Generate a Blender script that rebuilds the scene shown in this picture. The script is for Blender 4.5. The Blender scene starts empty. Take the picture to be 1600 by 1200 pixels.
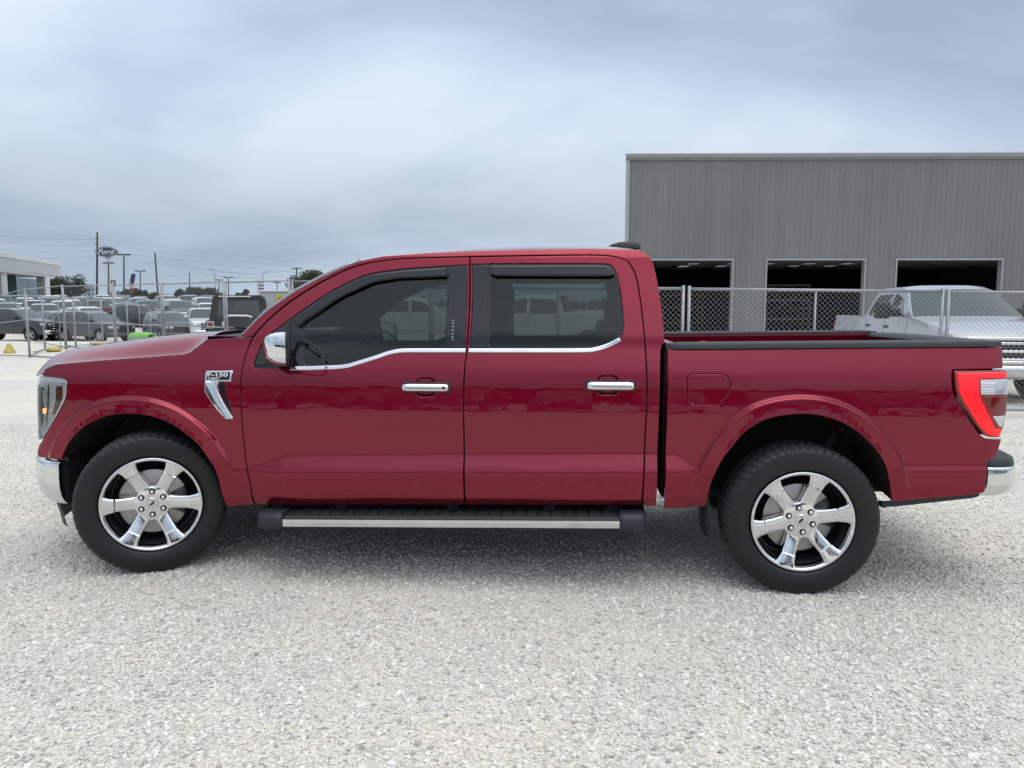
import bpy, bmesh, math, random
import numpy as np
from mathutils import Vector, Matrix
from mathutils.geometry import delaunay_2d_cdt
random.seed(7)
R = math.radians
SC = bpy.context.scene
COL = SC.collection

# ------------------------------------------------------------------ camera
CAM_F, CAM_H, CAM_P = 1177.5, 1.572, 0.10288          # focal length in px of a 1600 px wide frame, eye height, downward pitch
cd = bpy.data.cameras.new('camera'); cam = bpy.data.objects.new('camera', cd); COL.objects.link(cam)
cd.sensor_fit = 'HORIZONTAL'; cd.sensor_width = 36.0; cd.lens = 36.0 * CAM_F / 1600.0
cd.clip_start = 0.05; cd.clip_end = 4000.0
cam.location = (0, 0, CAM_H); cam.rotation_euler = (math.pi / 2 - CAM_P, 0, 0)
SC.camera = cam

# ------------------------------------------------------------------ sky, sun, exposure
SUN_EL, SUN_AZ = R(77), R(165)                          # azimuth measured from +Y towards +X
w = bpy.data.worlds.new('World'); SC.world = w; w.use_nodes = True
nt = w.node_tree; N = nt.nodes; L = nt.links; N.clear()
out = N.new('ShaderNodeOutputWorld'); bg = N.new('ShaderNodeBackground'); bg.inputs['Strength'].default_value = 1.0
sky = N.new('ShaderNodeTexSky'); sky.sky_type = 'NISHITA'; sky.sun_disc = False
sky.sun_elevation = SUN_EL; sky.sun_rotation = SUN_AZ; sky.dust_density = 2.0
skyb = N.new('ShaderNodeVectorMath'); skyb.operation = 'SCALE'; skyb.inputs['Scale'].default_value = 0.07
L.new(sky.outputs[0], skyb.inputs[0])
tc = N.new('ShaderNodeTexCoord'); sep = N.new('ShaderNodeSeparateXYZ'); L.new(tc.outputs['Generated'], sep.inputs[0])
def wm(op, a, b=None, c=None, clamp=False):
    m = N.new('ShaderNodeMath'); m.operation = op; m.use_clamp = clamp
    for i, v in enumerate((a, b, c)):
        if v is None: continue
        if isinstance(v, (int, float)): m.inputs[i].default_value = v
        else: L.new(v, m.inputs[i])
    return m.outputs[0]
zc = wm('MAXIMUM', sep.outputs['Z'], 0.0)
den = wm('ADD', zc, 0.22)
cx_ = wm('DIVIDE', sep.outputs['X'], den); cy_ = wm('DIVIDE', sep.outputs['Y'], den)
comb = N.new('ShaderNodeCombineXYZ'); L.new(cx_, comb.inputs[0]); L.new(cy_, comb.inputs[1])
def wnoise(scale, detail, rough, dist, loc, sc=(1, 1, 1)):
    mp = N.new('ShaderNodeMapping'); mp.inputs['Location'].default_value = loc; mp.inputs['Scale'].default_value = sc
    L.new(comb.outputs[0], mp.inputs['Vector'])
    n = N.new('ShaderNodeTexNoise'); n.inputs['Scale'].default_value = scale; n.inputs['Detail'].default_value = detail
    n.inputs['Roughness'].default_value = rough; n.inputs['Distortion'].default_value = dist
    L.new(mp.outputs[0], n.inputs['Vector']); return n.outputs['Fac']
n1 = wnoise(0.75, 5, 0.46, 0.35, (-15.01495, -17.26333, 8.77223), (0.8, 1.0, 1))
n2 = wnoise(2.3, 6, 0.6, 0.5, (14.17796, -16.55488, 4.51908), (0.7, 1.0, 1))
nn = wm('ADD', wm('MULTIPLY', n1, 0.86), wm('MULTIPLY', n2, 0.14))
cr = N.new('ShaderNodeValToRGB'); L.new(nn, cr.inputs[0])
e = cr.color_ramp.elements
e[0].position = 0.345; e[0].color = (0.32, 0.395, 0.50, 1)
e[1].position = 0.61; e[1].color = (0.655, 0.745, 0.865, 1)
m_ = cr.color_ramp.elements.new(0.49); m_.color = (0.49, 0.585, 0.72, 1)
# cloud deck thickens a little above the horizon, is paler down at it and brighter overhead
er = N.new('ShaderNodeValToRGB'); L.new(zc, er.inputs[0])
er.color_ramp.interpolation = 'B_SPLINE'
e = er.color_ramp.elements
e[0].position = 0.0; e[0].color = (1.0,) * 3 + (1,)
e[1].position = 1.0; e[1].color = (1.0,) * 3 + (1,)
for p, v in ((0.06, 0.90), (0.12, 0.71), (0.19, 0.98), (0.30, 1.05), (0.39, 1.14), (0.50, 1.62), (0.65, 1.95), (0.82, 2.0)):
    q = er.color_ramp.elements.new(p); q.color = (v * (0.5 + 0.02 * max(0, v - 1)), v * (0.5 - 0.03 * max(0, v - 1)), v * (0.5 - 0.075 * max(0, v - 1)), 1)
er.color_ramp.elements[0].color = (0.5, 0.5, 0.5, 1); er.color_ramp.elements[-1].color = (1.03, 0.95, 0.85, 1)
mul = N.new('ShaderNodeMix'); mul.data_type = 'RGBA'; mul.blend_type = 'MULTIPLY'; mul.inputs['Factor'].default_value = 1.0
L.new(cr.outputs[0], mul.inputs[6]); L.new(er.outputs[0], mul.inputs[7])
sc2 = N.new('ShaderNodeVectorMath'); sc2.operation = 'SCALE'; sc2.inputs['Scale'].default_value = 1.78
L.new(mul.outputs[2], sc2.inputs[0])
hz = N.new('ShaderNodeMix'); hz.data_type = 'RGBA'                       # low pale blue band at the horizon
hf = wm('MULTIPLY', wm('SUBTRACT', 1.0, wm('DIVIDE', zc, 0.09), None, True), 0.75)
L.new(hf, hz.inputs['Factor']); L.new(sc2.outputs[0], hz.inputs[6]); hz.inputs[7].default_value = (0.40, 0.49, 0.61, 1)
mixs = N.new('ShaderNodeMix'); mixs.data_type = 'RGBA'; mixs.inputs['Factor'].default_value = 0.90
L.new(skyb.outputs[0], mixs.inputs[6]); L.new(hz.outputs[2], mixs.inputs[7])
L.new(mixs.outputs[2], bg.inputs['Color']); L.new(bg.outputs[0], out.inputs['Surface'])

sl = bpy.data.lights.new('sun', 'SUN'); so = bpy.data.objects.new('sun', sl); COL.objects.link(so)
sl.energy = 0.75; sl.angle = R(50); sl.color = (1.0, 0.95, 0.88)
sd = Vector((math.sin(SUN_AZ) * math.cos(SUN_EL), math.cos(SUN_AZ) * math.cos(SUN_EL), math.sin(SUN_EL)))
so.rotation_euler = sd.to_track_quat('Z', 'Y').to_euler(); so.location = (0, 0, 60)
SC.view_settings.view_transform = 'Standard'; SC.view_settings.look = 'None'
SC.view_settings.exposure = 0.42; SC.view_settings.gamma = 1.0; SC.view_settings.use_curve_mapping = False
SC.render.engine = 'CYCLES'
SC.cycles.max_bounces = 8; SC.cycles.transparent_max_bounces = 12; SC.cycles.glossy_bounces = 4
SC.cycles.caustics_reflective = False; SC.cycles.caustics_refractive = False
SC.cycles.use_denoising = True

# ------------------------------------------------------------------ materials
MATS = {}
def mat(name, color, rough=0.5, metal=0.0, coat=0.0, coat_rough=0.03, spec=0.5, emit=None, estr=0.0, var=0.0, vscale=6.0, bump=0.0, bscale=40.0, dirt=None, coat_ior=1.5):
    """plain Principled surface with a little object-space colour variation and relief"""
    if name in MATS: return MATS[name]
    m = bpy.data.materials.new(name); m.use_nodes = True; t = m.node_tree; b = t.nodes['Principled BSDF']
    b.inputs['Base Color'].default_value = (*color, 1); b.inputs['Roughness'].default_value = rough; b.inputs['Metallic'].default_value = metal
    b.inputs['Coat Weight'].default_value = coat; b.inputs['Coat Roughness'].default_value = coat_rough; b.inputs['Coat IOR'].default_value = coat_ior
    b.inputs['Specular IOR Level'].default_value = spec
    if emit: b.inputs['Emission Color'].default_value = (*emit, 1); b.inputs['Emission Strength'].default_value = estr
    if var or bump or dirt:
        tcn = t.nodes.new('ShaderNodeTexCoord')
    if var:
        n = t.nodes.new('ShaderNodeTexNoise'); n.inputs['Scale'].default_value = vscale; n.inputs['Detail'].default_value = 6; n.inputs['Roughness'].default_value = 0.65
        t.links.new(tcn.outputs['Object'], n.inputs['Vector'])
        r = t.nodes.new('ShaderNodeMapRange'); r.inputs['From Min'].default_value = 0.3; r.inputs['From Max'].default_value = 0.7
        r.inputs['To Min'].default_value = 1 - var; r.inputs['To Max'].default_value = 1 + var
        t.links.new(n.outputs['Fac'], r.inputs['Value'])
        mx = t.nodes.new('ShaderNodeVectorMath'); mx.operation = 'SCALE'; mx.inputs[0].default_value = color
        t.links.new(r.outputs[0], mx.inputs['Scale']); t.links.new(mx.outputs[0], b.inputs['Base Color'])
        r2 = t.nodes.new('ShaderNodeMapRange'); r2.inputs['From Min'].default_value = 0.3; r2.inputs['From Max'].default_value = 0.7
        r2.inputs['To Min'].default_value = max(0.02, rough - 0.5 * var * rough); r2.inputs['To Max'].default_value = min(1, rough + 0.5 * var * rough)
        t.links.new(n.outputs['Fac'], r2.inputs['Value']); t.links.new(r2.outputs[0], b.inputs['Roughness'])
    if bump:
        n = t.nodes.new('ShaderNodeTexNoise'); n.inputs['Scale'].default_value = bscale; n.inputs['Detail'].default_value = 4
        t.links.new(tcn.outputs['Object'], n.inputs['Vector'])
        bp = t.nodes.new('ShaderNodeBump'); bp.inputs['Strength'].default_value = bump; bp.inputs['Distance'].default_value = 0.01
        t.links.new(n.outputs['Fac'], bp.inputs['Height']); t.links.new(bp.outputs[0], b.inputs['Normal'])
    MATS[name] = m; return m

def make_paint(name, color, metal=0.3, rough=0.38, flake=0.06):
    m = mat(name, color, rough, metal, coat=1.0, coat_rough=0.03, coat_ior=1.46, spec=0.05)
    t = m.node_tree; b = t.nodes['Principled BSDF']
    tcn = t.nodes.new('ShaderNodeTexCoord')
    v = t.nodes.new('ShaderNodeTexNoise'); v.inputs['Scale'].default_value = 190; v.inputs['Detail'].default_value = 1
    t.links.new(tcn.outputs['Object'], v.inputs['Vector'])
    g = t.nodes.new('ShaderNodeTexNoise'); g.inputs['Scale'].default_value = 1.3; g.inputs['Detail'].default_value = 5
    t.links.new(tcn.outputs['Object'], g.inputs['Vector'])
    a = t.nodes.new('ShaderNodeMath'); a.operation = 'MULTIPLY_ADD'; a.inputs[1].default_value = flake * 5; a.inputs[2].default_value = 1 - flake * 2.5
    t.links.new(v.outputs['Fac'], a.inputs[0])
    a2 = t.nodes.new('ShaderNodeMath'); a2.operation = 'MULTIPLY_ADD'; a2.inputs[1].default_value = 0.12; a2.inputs[2].default_value = 0.94
    t.links.new(g.outputs['Fac'], a2.inputs[0])
    a3 = t.nodes.new('ShaderNodeMath'); a3.operation = 'MULTIPLY'; t.links.new(a.outputs[0], a3.inputs[0]); t.links.new(a2.outputs[0], a3.inputs[1])
    sc = t.nodes.new('ShaderNodeVectorMath'); sc.operation = 'SCALE'; sc.inputs[0].default_value = color
    t.links.new(a3.outputs[0], sc.inputs['Scale']); t.links.new(sc.outputs[0], b.inputs['Base Color'])
    # clear coat with a trace of orange peel
    o = t.nodes.new('ShaderNodeTexNoise'); o.inputs['Scale'].default_value = 6; o.inputs['Detail'].default_value = 2
    t.links.new(tcn.outputs['Object'], o.inputs['Vector'])
    bp = t.nodes.new('ShaderNodeBump'); bp.inputs['Strength'].default_value = 0.05; bp.inputs['Distance'].default_value = 0.02
    t.links.new(o.outputs['Fac'], bp.inputs['Height']); t.links.new(bp.outputs[0], b.inputs['Coat Normal'])
    return m

def make_glass(name, tint, rough=0.02):
    """thin automotive glass: tinted see-through plus a mirror layer"""
    m = bpy.data.materials.new(name); m.use_nodes = True; t = m.node_tree; t.nodes.clear()
    o = t.nodes.new('ShaderNodeOutputMaterial'); tr = t.nodes.new('ShaderNodeBsdfTransparent'); tr.inputs[0].default_value = (*tint, 1)
    g = t.nodes.new('ShaderNodeBsdfGlossy'); g.inputs['Roughness'].default_value = rough; g.inputs['Color'].default_value = (0.9, 0.95, 0.95, 1)
    f = t.nodes.new('ShaderNodeFresnel'); f.inputs['IOR'].default_value = 1.52
    mx = t.nodes.new('ShaderNodeMixShader')
    t.links.new(f.outputs[0], mx.inputs[0]); t.links.new(tr.outputs[0], mx.inputs[1]); t.links.new(g.outputs[0], mx.inputs[2]); t.links.new(mx.outputs[0], o.inputs[0])
    MATS[name] = m; return m

RED = make_paint('red_metallic_paint', (0.232, 0.0028, 0.0215), 0.85, 0.32, 0.10)
CHROME = mat('chrome', (0.78, 0.78, 0.79), 0.05, 1.0, var=0.06, vscale=9)
CHROME_SOFT = mat('polished_aluminium', (0.70, 0.71, 0.70), 0.13, 1.0, var=0.10, vscale=7)
BLACKGLOSS = mat('gloss_black', (0.010, 0.011, 0.016), 0.10, coat=0.15, spec=0.45)
PLASTIC = mat('black_plastic', (0.018, 0.019, 0.021), 0.55, var=0.15, vscale=14, bump=0.08, bscale=160)
RAILPL = mat('grey_black_plastic', (0.028, 0.031, 0.034), 0.45, var=0.12, vscale=9, bump=0.05, bscale=120)
UNDER = mat('underbody_black', (0.010, 0.010, 0.010), 0.85, var=0.3, vscale=8)
RUBBER = mat('tyre_rubber', (0.006, 0.006, 0.0065), 0.46, var=0.2, vscale=10, bump=0.1, bscale=90)
TREAD = mat('dusty_tread_rubber', (0.028, 0.028, 0.027), 0.85, var=0.4, vscale=18)
SEATM = mat('dark_leather', (0.022, 0.021, 0.021), 0.6)
GLASS_T = make_glass('tinted_glass', (0.26, 0.31, 0.30))
GLASS_C = make_glass('clear_glass', (0.72, 0.80, 0.78))
GLASS_L = make_glass('lamp_glass', (0.92, 0.93, 0.93))
STEEL = mat('galvanised_steel', (0.33, 0.34, 0.35), 0.42, 0.7, var=0.15, vscale=5)
ROTOR = mat('brake_rotor_steel', (0.42, 0.40, 0.37), 0.38, 0.85, var=0.2, vscale=14)

# ------------------------------------------------------------------ object helpers
def link(o, parent=None):
    COL.objects.link(o)
    if parent is not None: o.parent = parent
    return o
def tag(o, label=None, cat=None, group=None, kind=None):
    if label: o['label'] = label
    if cat: o['category'] = cat
    if group: o['group'] = group
    if kind: o['kind'] = kind
    return o
def thing(name, loc=(0, 0, 0), rz=0.0, label=None, cat=None, group=None, parent=None):
    o = bpy.data.objects.new(name, None); o.location = loc; o.rotation_euler = (0, 0, rz); o.empty_display_size = 0.2
    link(o, parent); return tag(o, label, cat, group)
def mesh_obj(name, V, F, m, parent=None, smooth=False, normals=None, mats=None, mi=None):
    me = bpy.data.meshes.new(name); me.from_pydata([tuple(v) for v in V], [], [tuple(f) for f in F]); me.update()
    for mm in (mats or [m]): me.materials.append(mm)
    if mi is not None: me.polygons.foreach_set('material_index', np.asarray(mi, dtype=np.int32))
    if smooth: me.polygons.foreach_set('use_smooth', np.ones(len(me.polygons), dtype=bool))
    if normals is not None: me.normals_split_custom_set_from_vertices([tuple(n) for n in normals])
    o = bpy.data.objects.new(name, me); return link(o, parent)
class MB:
    """collects shapes and builds them as one mesh object"""
    def __init__(s): s.V = []; s.F = []; s.S = []
    def add(s, V, F, smooth=False):
        k = len(s.V); s.V += [tuple(v) for v in V]; s.F += [tuple(i + k for i in f) for f in F]; s.S += [smooth] * len(F); return s
    def box(s, x0, x1, y0, y1, z0, z1, b=0.0):
        if b <= 0:
            V = [(x, y, z) for x in (x0, x1) for y in (y0, y1) for z in (z0, z1)]
            return s.add(V, [(0, 1, 3, 2), (4, 6, 7, 5), (0, 4, 5, 1), (2, 3, 7, 6), (0, 2, 6, 4), (1, 5, 7, 3)])
        bm = bmesh.new(); bmesh.ops.create_cube(bm, size=1)
        for v in bm.verts: v.co = ((x0 + x1) / 2 + v.co.x * (x1 - x0), (y0 + y1) / 2 + v.co.y * (y1 - y0), (z0 + z1) / 2 + v.co.z * (z1 - z0))
        bmesh.ops.bevel(bm, geom=bm.edges[:], offset=b, segments=2, affect='EDGES', profile=0.5)
        bm.verts.index_update(); s.add([v.co for v in bm.verts], [[v.index for v in f.verts] for f in bm.faces], True); bm.free(); return s
    def tube(s, pts, r, n=8, caps=True, smooth=True):
        pts = [Vector(p) for p in pts]; V = []; F = []
        up = None
        for i, p in enumerate(pts):
            a = pts[max(0, i - 1)]; b = pts[min(len(pts) - 1, i + 1)]; t = (b - a).normalized()
            if up is None: up = Vector((0, 0, 1)) if abs(t.z) < 0.9 else Vector((1, 0, 0))
            u = t.cross(up); u = u.normalized() if u.length > 1e-6 else t.orthogonal().normalized(); v = u.cross(t).normalized(); up = v
            rr = r[i] if isinstance(r, (list, tuple)) else r
            for k in range(n):
                an = 2 * math.pi * k / n; V.append(p + u * (math.cos(an) * rr) + v * (math.sin(an) * rr))
        for i in range(len(pts) - 1):
            for k in range(n):
                F.append((i * n + k, i * n + (k + 1) % n, (i + 1) * n + (k + 1) % n, (i + 1) * n + k))
        s.add(V, F, smooth)
        if caps:
            k = len(s.V) - len(V); s.F.append(tuple(k + i for i in range(n))); s.S.append(False)
            s.F.append(tuple(k + (len(pts) - 1) * n + i for i in reversed(range(n)))); s.S.append(False)
        return s
    def lathe(s, prof, n=48, axis='y', smooth=True, c=(0, 0, 0)):
        """prof: list of (radius, along-axis)"""
        V = []; F = []
        for k in range(n):
            a = 2 * math.pi * k / n
            for r, h in prof:
                if axis == 'y': V.append((c[0] + r * math.cos(a), c[1] + h, c[2] + r * math.sin(a)))
                else: V.append((c[0] + r * math.cos(a), c[1] + r * math.sin(a), c[2] + h))
        m = len(prof)
        for k in range(n):
            k2 = (k + 1) % n
            for j in range(m - 1): F.append((k * m + j, k2 * m + j, k2 * m + j + 1, k * m + j + 1))
        return s.add(V, F, smooth)
    def prism(s, poly, y0, y1):
        """polygon in x,z extruded along y"""
        n = len(poly); V = [(x, y0, z) for x, z in poly] + [(x, y1, z) for x, z in poly]
        return s.add(V, [tuple(range(n)), tuple(range(2 * n - 1, n - 1, -1))] + [(i, i + n, (i + 1) % n + n, (i + 1) % n) for i in range(n)])
    def loft(s, rows, smooth=True, close=False):
        n = len(rows[0]); V = [p for r in rows for p in r]; F = []
        for i in range(len(rows) - 1):
            for k in range(n if close else n - 1):
                F.append((i * n + k, i * n + (k + 1) % n, (i + 1) * n + (k + 1) % n, (i + 1) * n + k))
        return s.add(V, F, smooth)
    def build(s, name, m, parent=None, recalc=True):
        me = bpy.data.meshes.new(name); me.from_pydata(s.V, [], s.F); me.materials.append(m)
        me.polygons.foreach_set('use_smooth', np.array(s.S, dtype=bool))
        if recalc:
            bm = bmesh.new(); bm.from_mesh(me); bmesh.ops.recalc_face_normals(bm, faces=bm.faces[:]); bm.to_mesh(me); bm.free()
        me.update(); return link(bpy.data.objects.new(name, me), parent)
def copy_tree(o, parent=None):
    c = o.copy(); COL.objects.link(c)
    if parent is not None: c.parent = parent
    for ch in list(o.children): copy_tree(ch, c)
    return c
def wpt(px, py, Y):
    """point of the place seen at a pixel of the photograph, at distance Y"""
    ca, sa = math.cos(CAM_P), math.sin(CAM_P); a = (px - 800) / CAM_F; b = (600 - py) / CAM_F
    D = (a, ca + b * sa, -sa + b * ca); t = Y / D[1]
    return Vector((D[0] * t, Y, CAM_H + D[2] * t))
def gx(px, Y): return wpt(px, 479, Y).x

# ------------------------------------------------------------------ sheet-metal panels: a polygon in x,z laid on a surface y(x,z)
def resample(poly, step):
    P = []
    n = len(poly)
    for i in range(n):
        a = np.array(poly[i]); b = np.array(poly[(i + 1) % n]); k = max(1, int(math.ceil(np.linalg.norm(b - a) / step)))
        for j in range(k): P.append(a + (b - a) * j / k)
    return np.array(P)
def smooth_poly(poly, sharp=32, it=1):
    """Chaikin on shallow corners only"""
    P = [np.array(p, float) for p in poly]
    for _ in range(it):
        Q = []; n = len(P)
        for i in range(n):
            a, b, c = P[i - 1], P[i], P[(i + 1) % n]; u = b - a; v = c - b
            ang = math.degrees(abs(math.atan2(u[0] * v[1] - u[1] * v[0], u @ v)))
            if 3 < ang < sharp:
                Q.append(b - u * 0.25); Q.append(b + v * 0.25)
            else: Q.append(b)
        P = Q
    return [tuple(p) for p in P]
def inside(poly, X, Z):
    r = np.zeros(len(X), bool); n = len(poly)
    for i in range(n):
        x0, z0 = poly[i]; x1, z1 = poly[(i + 1) % n]
        c = (z0 > Z) != (z1 > Z)
        if c.any():
            t = (x1 - x0) * (Z - z0) / ((z1 - z0) if z1 != z0 else 1e-12) + x0
            r ^= c & (X < t)
    return r
def seg_dist(poly, X, Z, closed=True):
    d = np.full(len(X), 1e9); n = len(poly)
    for i in range(n if closed else n - 1):
        a = np.array(poly[i]); b = np.array(poly[(i + 1) % n]); u = b - a; l2 = u @ u + 1e-15
        t = np.clip(((X - a[0]) * u[0] + (Z - a[1]) * u[1]) / l2, 0, 1)
        d = np.minimum(d, np.hypot(X - a[0] - t * u[0], Z - a[1] - t * u[1]))
    return d
def area(P): return 0.5 * sum(P[i - 1][0] * P[i][1] - P[i][0] * P[i - 1][1] for i in range(len(P)))
def panel_geo(poly, yfun, holes=(), res=0.022, er=0.005, skirt=0.03, off=0.0, extra=None, round_=1.0, grow=0.0):
    loops = []
    for k, pl in enumerate([poly] + list(holes)):
        P = resample(pl, res * 0.8)
        if (area(P) < 0) != (k > 0): P = P[::-1]                     # outer counter-clockwise, holes clockwise: inward is to the left
        nx = np.roll(P, -1, 0) - P; nx /= np.linalg.norm(nx, axis=1)[:, None] + 1e-12
        pv = np.roll(nx, 1, 0); left = lambda v: np.stack([-v[:, 1], v[:, 0]], 1)
        bis = left(nx) + left(pv); bl = np.linalg.norm(bis, axis=1)[:, None]; bis = bis / (bl + 1e-9)
        cosh = np.clip((bis * left(nx)).sum(1), 0.5, 1)
        if grow and k == 0: P = P - bis * (grow / cosh)[:, None]; poly = [tuple(p) for p in P]
        loops.append((P, bis, P + bis * (er / cosh)[:, None]))
    pts = []; edges = []; kind = []; outw = []
    for P, bis, Q in loops:
        k = len(pts); n = len(P); pts += list(P); kind += [0] * n; outw += list(-bis)
        edges += [(k + i, k + (i + 1) % n) for i in range(n)]
    for P, bis, Q in loops:
        pts += list(Q); kind += [1] * len(Q); outw += list(-bis)
    allp = np.array(pts); mn = allp.min(0); mx = allp.max(0)
    gx_, gz_ = np.meshgrid(np.arange(mn[0], mx[0], res), np.arange(mn[1], mx[1], res)); gx_ = gx_.copy(); gx_[1::2] += res / 2
    X = gx_.ravel(); Z = gz_.ravel()
    if extra is not None and len(extra): X = np.concatenate([X, np.array(extra)[:, 0]]); Z = np.concatenate([Z, np.array(extra)[:, 1]])
    ok = inside(poly, X, Z)
    if extra is not None and len(extra):                       # keep the regular grid clear of the hand-set rows
        E_ = np.array(extra); ng = gx_.size
        for k0 in range(0, ng, 400):
            s_ = slice(k0, min(ng, k0 + 400)); dd = np.hypot(X[s_, None] - E_[None, :, 0], Z[s_, None] - E_[None, :, 1]).min(1); ok[s_] &= dd > .013
    X = X[ok]; Z = Z[ok]
    d = np.full(len(X), 1e9)
    for k, (P, bis, Q) in enumerate(loops):
        if k:
            h = ~inside([tuple(p) for p in P], X, Z); X = X[h]; Z = Z[h]; d = d[h]
        d = np.minimum(d, seg_dist(P, X, Z))
    if len(X):
        ok = d > er + res * 0.3; X = X[ok]; Z = Z[ok]
    pts += list(np.stack([X, Z], 1)); kind += [2] * len(X); outw += [np.zeros(2)] * len(X)
    res_ = delaunay_2d_cdt([Vector(p) for p in pts], edges, [], 0, 1e-6)
    vs = np.array([(v.x, v.y) for v in res_[0]]); orig = [o[0] if o else -1 for o in res_[3]]
    tris = np.array([f for f in res_[2]])
    c = vs[tris].mean(1); keep = inside([tuple(p) for p in loops[0][0]], c[:, 0], c[:, 1])
    for P, bis, Q in loops[1:]: keep &= ~inside([tuple(p) for p in P], c[:, 0], c[:, 1])
    tris = tris[keep]
    kd = np.array([kind[o] if o >= 0 else 1 for o in orig]); ow = np.array([outw[o] if o >= 0 else np.zeros(2) for o in orig])
    y = yfun(vs[:, 0], vs[:, 1]) + off
    h = 0.004
    gxn = (yfun(vs[:, 0] + h, vs[:, 1]) - yfun(vs[:, 0] - h, vs[:, 1])) / (2 * h); gzn = (yfun(vs[:, 0], vs[:, 1] + h) - yfun(vs[:, 0], vs[:, 1] - h)) / (2 * h)
    nrm = np.stack([-gxn, np.ones(len(vs)), -gzn], 1); nrm /= np.linalg.norm(nrm, axis=1)[:, None]
    y = y - np.where(kd == 0, er * 0.9 * round_, 0)
    b0 = kd == 0
    nrm[b0, 0] += ow[b0, 0] * 1.1 * round_; nrm[b0, 2] += ow[b0, 1] * 1.1 * round_
    nrm /= np.linalg.norm(nrm, axis=1)[:, None]
    V = np.stack([vs[:, 0], y, vs[:, 1]], 1)
    # wind triangles so that they face +y
    e1 = V[tris[:, 1]] - V[tris[:, 0]]; e2 = V[tris[:, 2]] - V[tris[:, 0]]; cr_ = np.cross(e1, e2)
    fl = cr_[:, 1] < 0; tris[fl] = tris[fl][:, ::-1]
    F = [tuple(t) for t in tris]
    if skirt:
        inv = {o: i for i, o in enumerate(orig) if o >= 0}; k0 = 0; V = list(V); nrm = list(nrm)
        for P, bis, Q in loops:
            n = len(P); idx = [inv.get(k0 + i) for i in range(n)]; a = len(V)
            for i in range(n):
                q = V[idx[i]] if idx[i] is not None else np.array([P[i][0], yfun(P[i:i + 1, 0], P[i:i + 1, 1])[0] + off, P[i][1]])
                V.append(np.array(q)); nrm.append(np.array([-bis[i][0], 0.05, -bis[i][1]]))
                V.append(np.array([q[0], q[1] - skirt, q[2]])); nrm.append(np.array([-bis[i][0], 0.05, -bis[i][1]]))
            for i in range(n):
                j = (i + 1) % n; F.append((a + 2 * i, a + 2 * i + 1, a + 2 * j + 1, a + 2 * j))
            k0 += n
        V = np.array(V); nrm = np.array(nrm); nrm /= np.linalg.norm(nrm, axis=1)[:, None]
        # skirts wound outwards
        for q in range(len(tris), len(F)):
            f = F[q]; n_ = np.cross(V[f[1]] - V[f[0]], V[f[2]] - V[f[0]])
            if n_ @ nrm[f[0]] < 0: F[q] = f[::-1]
    return V, F, nrm
def put_panel(name, geo, m, parent, side=1):
    """truck frame: y towards the camera side = local -Y; side=-1 builds the mirrored far side"""
    V, F, nr = geo; V = np.array(V); nr = np.array(nr)
    if side > 0:
        V2 = V * (1, -1, 1); n2 = nr * (1, -1, 1); F2 = [f[::-1] for f in F]
    else: V2, n2, F2 = V, nr, F
    return mesh_obj(name, V2, F2, m, parent, True, n2)

# =====================================================================================================
# THE RED PICKUP.  Truck frame: x from the front axle backwards, y outwards (towards the photographer), z up, metres
# =====================================================================================================
def sst(a, b, x):
    t = np.clip((x - a) / (b - a), 0, 1); return t * t * (3 - 2 * t)
B_Z = [.38, .44, .47, .52, .664, .8, .96, 1.00, 1.04, 1.08, 1.13, 1.16, 1.19, 1.22, 1.28, 1.33, 1.36, 1.40, 1.60, 1.85, 1.90, 1.935]
B_Y = [.935, .945, .952, .960, .966, .9668, .967, .9655, .9632, .9608, .9578, .9540, .9483, .9405, .9218, .9055, .8962, .889, .822, .730, .702, .655]
def base_y(z):
    s = 0; wt = 0
    for k, ww in zip((-2, -1, 0, 1, 2), (.25, .7, 1, .7, .25)):
        s = s + ww * np.interp(z + k * .012, B_Z, B_Y); wt += ww
    return s / wt
ARCH_F = [(.446, .411), (.439, .455), (.428, .547), (.411, .637), (.384, .697), (.337, .771), (.284, .822), (.216, .874), (.145, .914), (.053, .945), (-.055, .958), (-.165, .953), (-.252, .933), (-.35, .885), (-.427, .82), (-.475, .751), (-.511, .686)]
ARCH_R = [(4.175, .528), (4.152, .618), (4.12, .723), (4.065, .814), (3.975, .903), (3.848, .974), (3.722, 1.0), (3.597, .995), (3.472, .962), (3.373, .892), (3.314, .816), (3.258, .734), (3.217, .623), (3.2, .529), (3.193, .468)]
def spline(pts, k=4):
    P = [np.array(p, float) for p in pts]; o = []
    for i in range(len(P) - 1):
        a, b, c, d = P[max(0, i - 1)], P[i], P[i + 1], P[min(len(P) - 1, i + 2)]
        for j in range(k):
            t = j / k; o.append(tuple(.5 * ((2 * b) + (c - a) * t + (2 * a - 5 * b + 4 * c - d) * t * t + (3 * b - a - 3 * c + d) * t ** 3)))
    return o + [tuple(P[-1])]
ARCH_FS, ARCH_RS = spline(ARCH_F), spline(ARCH_R)
def cup(x, z, x0, x1, z0, z1, dep):
    cx, cz, a, b = (x0 + x1) / 2, (z0 + z1) / 2, (x1 - x0) / 2, (z1 - z0) / 2
    q = (np.abs((x - cx) / a) ** 3.5 + np.abs((z - cz) / b) ** 3.5)
    return dep * (1 - sst(.30, 1.0, q))
ZU = ([.60, .62, .81, 1.03, 1.84, 2.85, 3.02, 3.06, 3.125, 3.2, 4.15, 4.22, 4.66], [.640, .649, .719, .727, .749, .768, .768, .745, .693, .69, .705, .724, .735])
ZL = ([.60, 1.85, 2.84, 3.21, 4.15, 4.22, 4.66], [.629, .652, .670, .680, .690, .694, .704])
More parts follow.
